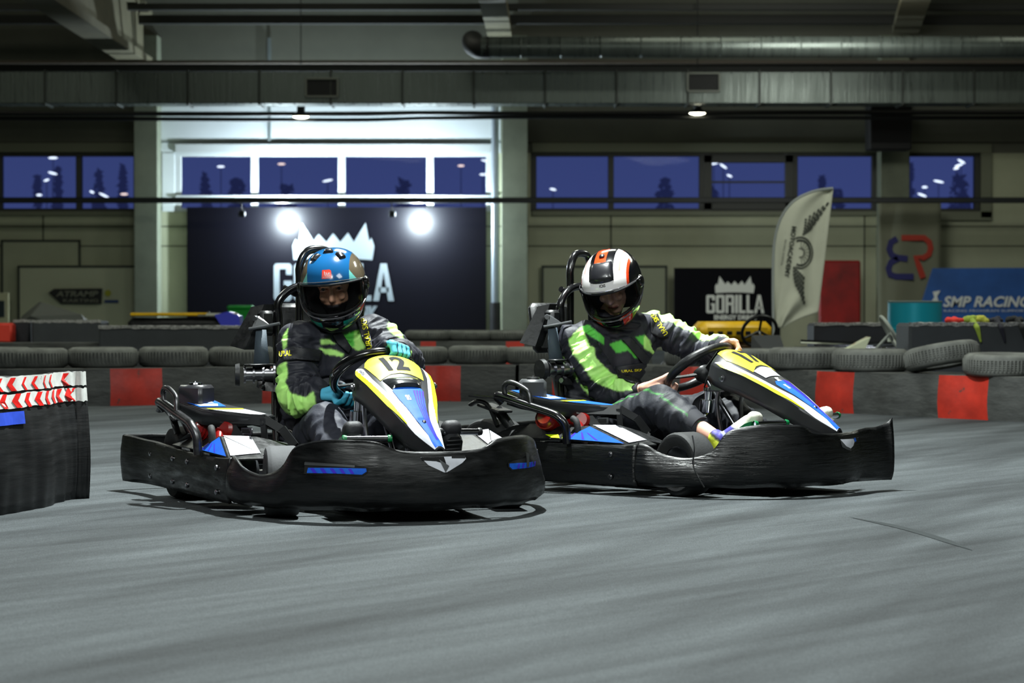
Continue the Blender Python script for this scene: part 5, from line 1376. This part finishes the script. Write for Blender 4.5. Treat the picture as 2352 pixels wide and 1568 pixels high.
for u, lab, sc in ((962, 'old tyre on the barrier right behind the raised blue glove', .85), (1100, 'old tyre with bold tread on the barrier midway between the drivers', .9), (1228, 'old tyre on the barrier just left of the belt reel of the rear kart', .85),
                   (1600, 'old tyre on the barrier behind the bare-handed driver', .9), (1728, 'old tyre on the barrier behind the number 17 plate', .9)):
    put_tyre(u, .30, H1 + .008, lab, (0, 0), sc)
put_tyre(1850, .34, H1 + .010, 'old tyre on the barrier left of the red section nearest the flag', (0, 0), 1.); put_tyre(2000, .32, H1 + .010, 'old tyre on the barrier right of the red section nearest the flag', (0, 0), 1.)
put_tyre(2168, .30, H1 + .055, 'tilted old tyre showing its hole, in front of the grey block', (.16, .12), .95); put_tyre(2300, .26, H1 + .01, 'old tyre with coarse tread at the right edge on the barrier', (0, -.03), .93)
# farther tyres on the second belt
for u, lab in ((985, 'far tyre right of the raised blue glove on the second barrier'), (1082, 'far tyre on the second barrier left of the middle column'), (1170, 'far tyre on the second barrier before the middle column'), (1235, 'far tyre on the second barrier right of the middle column')):
    g = ground(u, 883) + Vector((0, .28, .405)); o = dup(T0, g, u, lab, 'far tyres on the second barrier'); o.scale = (.80, .80, .62)
# big rubber-clad blocks
BLOCK = mat('block_rubber', srgb(50, 54, 58), .7, nz=(3, .75, 1.2), wear=(9, .72, srgb(110, 114, 112))); BLOCKD = mat('block_dark', srgb(24, 26, 34), .65, nz=(4, .7, 1.3)); EDGE = mat('torn_edge', srgb(160, 160, 158), .8, nz=(60, .3, 1.2))
def block(u0, u1, vt, d, m_, lab, th=.5, edge=True):
    p = W(u0, vt, d); q = W(u1, vt, d); B = thing('rubber_block', ((p.x + q.x) / 2, d + th / 2, 0), 0, lab, 'barrier block')
    obj('block_body', M().box((0, 0, p.z / 2), (q.x - p.x, th, p.z), 0, .02), m_, B, smooth=False)
    if edge:
        b = M(); n = int((q.x - p.x) / .03); w_ = q.x - p.x; rr = random.Random(int(u0))
        b.grid([[Vector((-w_ / 2 + w_ * i / n, -th / 2 - .003, p.z - .012 - .012 * rr.random())), Vector((-w_ / 2 + w_ * i / n, -th / 2 - .004, p.z + .004 + .010 * rr.random())), Vector((-w_ / 2 + w_ * i / n, -th / 2 + .05, p.z + .006 + .006 * rr.random()))] for i in range(n + 1)])
        obj('torn_edge', b, EDGE, B)
    return B
block(30, 70, 736, 24.3, BLOCKD, 'narrow dark block between the red cloth and the left grey block'); block(72, 232, 737, 24, BLOCK, 'far grey rubber block on the left, behind the tyres', edge=True); block(226, 640, 750, 20.6, BLOCK, 'long grey rubber block left of the blue-helmeted driver')
block(1870, 2038, 743, 20.4, BLOCKD, 'near-black block right of the feather flag'); block(2088, 2460, 743, 17.35, BLOCK, 'big grey block at the right carrying gloves on its edge', .6)
# ---- stack of tyres wrapped in black belting, left foreground
NB = thing('wrapped_tyre_stack', ground(60, 1165), 0, 'black belt-wrapped tyre stack with red and white chevron tape, left foreground', 'tyre barrier')
o0 = Vector(NB.location)
path = [(204, 1145), (188, 1146), (170, 1147), (150, 1150), (130, 1156), (108, 1164), (80, 1170), (40, 1177), (0, 1184), (-50, 1191), (-110, 1200), (-190, 1212)]
P_ = catmull([ground(*p) for p in path], 8); P_ = [Vector((p.x, p.y, 0)) for p in P_]
def nwall(i):
    a = P_[max(0, i - 1)]; c = P_[min(len(P_) - 1, i + 1)]; t = (c - a).normalized(); return Vector((-t.y, t.x, 0)) * (1 if (-t.y * 1 + t.x * 0) > 0 else -1)
ZN = .502
def nb(i, z, off=0.):
    i = max(0, min(len(P_) - 1.001, i)); k = int(i); p = P_[k].lerp(P_[k + 1], i - k); n = nwall(k)
    return p + n * (.014 * math.sin(z * 9) - .02 * z + off + (.012 * noise.noise(Vector((i * .2, z * 3, 1))))) + Vector((0, 0, z)) - o0
b = M().grid([[nb(i, ZN * k / 14) for k in range(15)] for i in range(len(P_))])
wr_ = obj('belt_wrap', b, mat('scraped_belt', srgb(24, 25, 26), .5, nz=(6, .6, 1.4), bump=(8, .35, .004), stretch=(.6, .6, 7), wear=(16, .72, srgb(66, 68, 68)), rvar=.1, spec=.3), NB, solid=.015, soff=1, sharp=60)
s = M(); n = len(P_)
for z0, z1, o in ((ZN - .055, ZN - .001, .004), (.385, .437, .004)):
    s.grid([[nb(i, z0 + (z1 - z0) * k / 3 + .006 * noise.noise(Vector((i * .3, z0 * 9, 0))), o) for k in range(4)] for i in np.linspace(.2, n - 1.05, 100)], 0)
# chevrons measured along the wall
cum = [0]
for i in range(1, n): cum.append(cum[-1] + (P_[i] - P_[i - 1]).length)
at_len = lambda l: float(np.interp(l, cum, range(n)))
l = .05; rr = random.Random(5)
while l < cum[-1] - .1:
    for z0, z1, ph in ((ZN - .055, ZN - .006, .03), (.385, .437, 0)):
        zm = (z0 + z1) / 2; a = l + ph + rr.uniform(-.004, .004)
        if rr.random() < .12 and ph: continue
        w_ = .040 * (1 if ph == 0 else rr.uniform(.5, 1)); sh = .030
        for za, zb, la, lb_ in ((z0, zm, 0, sh), (zm, z1, sh, 0)):
            s.add([nb(at_len(a + la), za, .0065), nb(at_len(a + la + w_), za, .0065), nb(at_len(a + lb_ + w_), zb, .0065), nb(at_len(a + lb_), zb, .0065)], [(0, 1, 2, 3)], 1)
    l += .095
i0 = next(i for i, p in enumerate(P_) if (p.x / p.y * F + 1176) < 58); 
s.grid([[nb(i, z, .005) for z in (.325, .345, .372)] for i in np.linspace(i0, min(n - 2, i0 + 26), 12)], 2)
obj('chevron_tape', s, [mat('tape_white', srgb(206, 208, 204), .4, nz=(20, .75, 1.05), wear=(26, .66, srgb(90, 84, 80))), mat('tape_red', srgb(206, 28, 24), .4, wear=(26, .68, srgb(180, 150, 145))), mat('tape_blue', srgb(48, 78, 196), .4, nz=(30, .85, 1.05))], wr_, smooth=False)
b = M()
for (x_, y_, r, zt) in ((-2.10, 9.22, .31, .497), (-2.36, 8.58, .33, .497)):
    g = Vector((x_, y_, 0))
    for k in range(3):
        z = zt - .09 - k * .165; prof = [(r * .62, -.07), (r * .72, -.08), (r * .93, -.072), (r, -.04), (r, .04), (r * .93, .072), (r * .72, .08), (r * .62, .07), (r * .6, 0), (r * .62, -.07)]
        t_ = M().lathe(prof, g - o0 + Vector((0, 0, z)), (0, 0, 1), 40); obj('stacked_tyre', t_, RUB, NB)
# ---- oil drum
q = W(2101, 692, 23.0); DR = thing('oil_drum', (q.x, 23, 0), 0, 'turquoise and white steel drum standing behind the grey block', 'drum'); R0 = .255; Hh = q.z
def dprof(z0, z1):
    out = []
    for k in range(60):
        z = z0 + (z1 - z0) * k / 59; r = R0
        for c in (.33 * Hh, .36 * Hh, .60 * Hh, .63 * Hh, .66 * Hh): r += .007 * math.exp(-((z - c) / .007) ** 2)
        out.append((r, z))
    return out
b = M().lathe(dprof(.47, Hh), (0, 0, 0), (0, 0, 1), 48, 0); obj('drum_upper', b, mat('drum_turquoise', srgb(22, 148, 172), .35, .3, coat=.3), DR)
b = M().lathe(dprof(0, .47), (0, 0, 0), (0, 0, 1), 48, 0); obj('drum_lower', b, mat('drum_white', srgb(200, 206, 180), .4, wear=(9, .6, srgb(80, 80, 60))), DR)
b = M().lathe([(0, Hh - .015), (R0 - .01, Hh - .015), (R0, Hh + .006), (R0 + .008, Hh), (R0, Hh - .012)], (0, 0, 0), (0, 0, 1), 48, 0); obj('drum_lid', b, mat('drum_rim', srgb(170, 190, 190), .3, .6), DR)
# ---- green bin
q = W(553, 701, 34); BI = thing('green_bin', (q.x, 34, 0), 0, 'bright green plastic bin standing before the large banner', 'bin')
b = M(); hb = q.z; b.hull([(sx * w_, sy * w_ * .9, z) for sx in (-1, 1) for sy in (-1, 1) for w_, z in ((.13, 0), (.165, hb - .06))]); obj('bin_body', b, mat('bin_green', srgb(24, 176, 60), .4), BI, smooth=False)
obj('bin_lid', M().box((0, 0, hb - .03), (.36, .32, .06), 0, .025), mat('bin_green'), BI)
# ---- feather flag
FL = thing('feather_flag', W(1776, 752, 24), 0, 'white feather flag with a winged wheel and MOTOACADEMY lettering', 'flag'); fo = Vector(FL.location)
Lx = [(752, 1777), (700, 1776), (640, 1776), (585, 1777), (545, 1781), (510, 1790), (480, 1806), (458, 1828), (443, 1858), (436, 1885), (433, 1912)]
Rx = [(752, 1800), (742, 1815), (730, 1842), (718, 1880), (640, 1889), (560, 1898), (500, 1905), (433, 1913)]
left = catmull([(u, v, 0) for v, u in Lx], 5); NF = len(left)
def fl(a, t, off=0.):
    """a across 0..1, t from foot 0 to tip 1"""
    i = t * (NF - 1); k = min(NF - 2, int(i)); p = left[k].lerp(left[k + 1], i - k); tt = t
    rv = float(np.interp(tt, [0, .08, .16, .24, .5, .75, .9, 1], [752, 742, 730, 718, 610, 510, 462, 433])); ru = float(np.interp(rv, [x[0] for x in Rx][::-1], [x[1] for x in Rx][::-1]))
    u = p.x + (ru - p.x) * a; v = p.y + (rv - p.y) * a
    fold = .035 * math.sin(a * 7 + t * 5) * (1 - t * .6) + .018 * math.sin(a * 17 + 3 * t) * (1 - t)
    return W(u, v, 24) - fo + Vector((0, fold - off, 0))
b = M().grid([[fl(a, t) for a in np.linspace(0, 1, 26)] for t in np.linspace(0, 1, 60)]); fc = obj('flag_cloth', b, mat('flag_cloth', srgb(196, 198, 182), .8, nz=(2, .9, 1.05)), FL, solid=.004, soff=0)
b = M(); 
def fp(u, v):       # photo place -> cloth coordinates by search along the row
    best = None
    for t in np.linspace(0, 1, 61):
        i = t * (NF - 1); k = min(NF - 2, int(i)); p = left[k].lerp(left[k + 1], i - k)
        rv = float(np.interp(t, [0, .08, .16, .24, .5, .75, .9, 1], [752, 742, 730, 718, 610, 510, 462, 433])); ru = float(np.interp(rv, [x[0] for x in Rx][::-1], [x[1] for x in Rx][::-1]))
        a = (u - p.x) / max(1, ru - p.x); e = abs(p.y + (rv - p.y) * a - v)
        if best is None or e < best[0]: best = (e, a, t)
    fold = .035 * math.sin(best[1] * 7 + best[2] * 5) * (1 - best[2] * .6) + .018 * math.sin(best[1] * 17 + 3 * best[2]) * (1 - best[2])
    return W(u, v, 24) - fo + Vector((0, fold - .012, 0))
cxy = [(1823, 521), (1806, 636)]      # lettering line reads downwards
ang = math.atan2(cxy[1][1] - cxy[0][1], cxy[1][0] - cxy[0][0])
b.text('MOTOACADEMY', lambda a, c: fp((cxy[0][0] + cxy[1][0]) / 2 + a * math.cos(ang) + c * math.sin(ang) * 1, (cxy[0][1] + cxy[1][1]) / 2 + a * math.sin(ang) - c * math.cos(ang)), 11, 0, bold=.03, wid=118)
b.text('RACING SCHOOL', lambda a, c: fp(1799 + a * math.cos(ang) + c * math.sin(ang), 580 + a * math.sin(ang) - c * math.cos(ang)), 4, 0, bold=.0, wid=60)
for r, w_ in ((31, 3), (25, 4), (9, 2)): ribbon(b, [(1838 + r * .92 * math.cos(a), 580 + r * 1.15 * math.sin(a)) for a in np.linspace(-2.0, 2.0, 26)], w_, fp)
for k in range(9):
    a = -1.5 + k * .37; ribbon(b, [(1838 + 9 * math.cos(a), 580 + 11 * math.sin(a)), (1838 + 24 * math.cos(a), 580 + 28 * math.sin(a))], 1, fp)
for k in range(6):       # the two wings: long broken feathers
    for (x0, y0), (x1, y1) in (((1844 + k * 3.2, 540 - k * 2.2), (1850 + k * 10.5, 500 - k * 7.5)), ((1823 + k * 4.6, 612 + k * 4.5), (1829 + k * 3.9, 660 + k * 8.2))):
        for j in range(6):
            a0 = j / 6; a1 = a0 + .125; m_ = lambda t: (x0 + (x1 - x0) * t + math.sin(t * 3) * (1.5 if y1 < y0 else -3), y0 + (y1 - y0) * t)
            ribbon(b, [m_(a0), m_((a0 + a1) / 2), m_(a1)], 4.2, fp)
obj('flag_print', b, mat('flag_ink', srgb(58, 62, 56), .7), fc, smooth=False)
b = M(); b.tube([W(1776, 690 + F * EYE / 24 + 0, 24) - fo] + [fl(0, t) for t in np.linspace(0, 1, 24)], .014, 8); obj('flag_pole', b, mat('pole_grey', srgb(150, 156, 156), .4), FL)
# ---- parked karts
def parked(loc, rz, label, col, colm, hood=True, wheel_u=None, extra=None):
    K = thing('parked_kart', loc, rz, label, 'kart')
    b = M()
    for sg in (-1, 1):
        b.tube([(-.7, sg * .3, .07), (.2, sg * .3, .06), (.8, sg * .2, .08)], .018, 8, sm=3)
        b.box((.0, sg * .55, .19), (.75, .20, .18), 0, .03)
    b.box((.92, 0, .17), (.12, 1.0, .20), 0, .04); b.box((-.85, 0, .18), (.10, 1.1, .16), 0, .03)
    obj('kart_body', b, GREYP, K)
    for x in (.5, -.5):
        for sg in (-1, 1): b = M(); tyre(b, (x, sg * .45, .135), .135, .14); obj('wheel', b, RUB, K)
    b = M(); b.hull([(-.45, -.15, .5), (-.45, .15, .5), (-.35, -.18, .1), (-.35, .18, .1), (-.42, 0, .52), (-.30, -.17, .1), (-.30, .17, .1)]); b.box((-.15, 0, .1), (.4, .36, .05), 0, .02); obj('seat', b, BLK, K)
    b = M(); C = Vector((.18, 0, .53)); n = Vector((-.85, 0, .5)).normalized(); x_, y_, z_ = frame_of(n)
    b.tube([C + (x_ * math.cos(a) + y_ * math.sin(a)) * .145 for a in np.linspace(0, 2 * PI, 30, endpoint=False)], .014, 8, closed=True)
    for a in (PI / 2, PI * 7 / 6, -PI / 6): b.tube([C, C + (x_ * math.cos(a) + y_ * math.sin(a)) * .14], .011, 6)
    b.tube([C, (.55, 0, .12)], .012, 8); obj('steering_wheel', b, colm, K)
    if hood: b = M(); b.hull([(.35, -.12, .5), (.35, .12, .5), (.85, -.05, .24), (.85, .05, .24), (.4, -.14, .4), (.4, .14, .4), (.9, 0, .2)]); obj('nose_cowl', b, col, K, smooth=False)
    if extra: extra(K)
    return K
YK = mat('kart_yellow', srgb(226, 178, 20), .4, nz=(10, .8, 1.05))
def ex1(K):
    b = M(); b.box((-.42, -.05, .52), (.34, .62, .17), 0, .05); c = obj('engine_cowl', b, YK, K)
    for k in range(6): obj('cowl_print', M().box((-.42 + .174, -.28 + .08 * k, .51), (.006, .045, .03), 0, .008), INK, c); b = M(); b.box((-.42, -.05, .28), (.30, .5, .30), 0, .03); obj('engine_block', b, mat('brown_block', srgb(104, 70, 20), .6), K)
parked((1.98, 19.9, 0), math.radians(-78), 'parked kart with a yellow engine cowl behind the number 17 driver', GREYP, BLK, True, None, ex1)
def ex2(K):
    b = M(); b.box((-.14, -.06, .635), (.80, .30, .035), 0, .01); b.box((.36, -.06, .63), (.40, .30, .035), 1, .01); c = obj('side_panel', b, [YK, mat('panel_white', srgb(170, 172, 160), .5)], K)
    b = M(); b.hull([(x_ - .52, y_ - .42, z_) for y_ in (.2, .55) for x_, z_ in ((.86, .63), (1.0, .665), (1.12, .62), (1.14, .40), (1.02, .38))]); obj('fender', b, mat('fender_blue', srgb(60, 66, 190), .4), K, smooth=False)
    b = M(); b.box((0, -.06, .45), (1.15, .25, .3), 0, .05); obj('tank_body', b, BLK, K)
parked((-3.44, 25.4, 0), 0, 'parked kart with a long yellow and white top panel and blue fender', BLK, BLK, False, None, ex2)
def ex3(K):
    b = M(); b.tube([(.9, -.2, .40), (.5, -.22, .41), (.1, -.2, .41), (-.3, -.1, .40)], .022, 10, sm=3); b.tube([(.85, -.2, .46), (.3, -.2, .44), (-.2, 0, .46)], .016, 8, sm=3)
    for x in (.2, .6): b.tube([(x, -.2, .42), (x, -.2, .10)], .02, 8)
    obj('side_tube', b, CHR, K)
parked((3.10, 18.65, 0), math.radians(180), 'parked bare kart frame with chrome tubes and a pale steering wheel', mat('cream_cowl', srgb(190, 196, 170), .5, wear=(12, .58, srgb(120, 60, 40))), mat('pale_wheel', srgb(160, 166, 160), .35), True, None, ex3)
def ex4(K): 
    b = M(); b.hull([(.15, -.15, .70), (.28, .05, .76), (.30, -.05, .76), (-.1, -.25, .62), (.5, -.2, .58), (-.2, .2, .60), (.45, .2, .58), (-.4, 0, .45), (.6, 0, .45), (-.4, .2, .3), (.6, -.2, .3)]); obj('cover_sheet', b, mat('grey_sheet', srgb(128, 132, 126), .6), K)
parked((-5.85, 31.5, 0), math.radians(200), 'far parked kart under a grey cover before the left door', GREYP, BLK, False, None, ex4)
# ---- gloves and cloths on the big block
zt = W(0, 743, 17.35).z
for u, w_, hh, c_, lab, tail in ((2192, .135, .055, (222, 52, 40), 'crumpled red cloth lying on the grey block', 0), (2228, .10, .050, (148, 170, 60), 'olive green glove on the grey block next to the red cloth', 1), (2250, .10, .042, (176, 176, 60), 'yellow-green glove on the grey block, second from the red cloth', 0),
                               (2283, .12, .035, (26, 26, 40), 'dark glove hanging over the middle of the grey block', 1), (2330, .13, .035, (16, 18, 20), 'black glove hanging over the right end of the grey block', 1)):
    x = (u - 1176) / F * 17.5; rr = random.Random(u); sh = []
    for k in range(5): a = Vector((x + rr.uniform(-.4, .4) * w_, 17.5 + rr.uniform(-.05, .06), zt + .015 + rr.random() * hh * .5)); sh.append([(a, .022 + .01 * rr.random()), (a + Vector((rr.uniform(-.03, .03), .02, .0)), .018)])
    sh.append([((x - w_ * .4, 17.48, zt + .022), .018), ((x + w_ * .4, 17.48, zt + .022), .018)])
    if tail: sh += [[((x, 17.40, zt + .02), .022), ((x + .02, 17.33, zt - .03), .020)], [((x + .02, 17.33, zt - .03), .020), ((x + .045, 17.33, zt - .13), .009)]]
    co, fs = organic(sh, .007, 3); b = M(); b.v = [tuple(p) for p in co]; b.f = fs; b.m = [0] * len(fs)
    tag(obj('cloth' if u == 2192 else 'glove', b, mat('cloth_%d' % u, srgb(*c_), .8), sharp=180), lab, 'cloth' if u == 2192 else 'glove')
b = M(); q = W(4, 765, 24); b.box((q.x, 24.2, q.z), (.16, .2, .20), 0, .02); b.box((q.x, 24.2, (q.z - .1) / 2), (.14, .18, q.z - .1), 0, .01)
tag(obj('red_crate', b, mat('red_crate', srgb(210, 60, 44), .5)), 'red object peeking in at the left edge behind the tyres', 'crate')
# ================================================================== LIGHT
def lamp(kind, loc, e, col=(1, 1, 1), size=.2, aim=None, spot=None, blend=.5, sy=None):
    l = bpy.data.lights.new('lamp', kind); l.energy = e; l.color = col
    if kind == 'AREA':
        l.shape = 'RECTANGLE' if sy else 'SQUARE'; l.size = size
        if sy: l.size_y = sy
    else: l.shadow_soft_size = size
    if spot: l.spot_size = spot; l.spot_blend = blend
    o = bpy.data.objects.new('lamp', l); COL.objects.link(o); o.location = loc
    if aim is not None: o.rotation_euler = (Vector(aim) - Vector(loc)).to_track_quat('-Z', 'Y').to_euler()
    return o
lamp('SPOT', (-.1, 10.35, 5.4), 4600, (.93, 1, .98), .07, aim=(-.1, 10.2, 0), spot=math.radians(128), blend=.55)
lamp('AREA', (-2.5, 2.6, 5.4), 200, (.92, 1, .97), 3.0, aim=(-1.5, 3.2, 0))
lamp('AREA', (3.5, 2.6, 5.4), 250, (.92, 1, .97), 3.0, aim=(2, 3.2, 0))
for x in (-7, 0, 7): lamp('AREA', (x, 18.5, 7), 300, (.95, 1, .86), 2.5)
for x in (-8, -2.6, 2.6, 8): lamp('AREA', (x, 33, 6.5), 24, (1, 1, .82), 2)
lamp('SPOT', (-1.2, 2.2, 4.6), 800, (.95, 1, .98), .5, aim=(.1, 10, .5), spot=math.radians(46), blend=.7)  # added front fill on karts and drivers, unseen and without a fixture
lamp('AREA', (4.2, 31.5, 4.6), 85, (.97, 1, .92), 1.5, aim=(4.6, 37.5, 1.0))
lamp('POINT', W(648, 505, 37.34), 400, (.78, .92, 1), .05)
lamp('POINT', W(960, 505, 37.34), 400, (.78, .92, 1), .05)
# ================================================================== CAMERA
cam = bpy.data.cameras.new('camera'); co_ = bpy.data.objects.new('camera', cam); COL.objects.link(co_)
co_.location = (0, 0, EYE); co_.rotation_euler = (PI / 2 - math.atan(94 / F), 0, 0)
cam.lens = 85.0; cam.sensor_width = 36; cam.clip_end = 400
cam.dof.use_dof = True; cam.dof.focus_distance = 9.3; cam.dof.aperture_fstop = 5.4
SC.camera = co_
SC.view_settings.view_transform = 'Standard'
SC.cycles.use_denoising = True
SC.cycles.max_bounces = 6; SC.cycles.diffuse_bounces = 3; SC.cycles.glossy_bounces = 3; SC.cycles.transparent_max_bounces = 12
SC.cycles.sample_clamp_indirect = 4; SC.cycles.caustics_reflective = False; SC.cycles.caustics_refractive = False
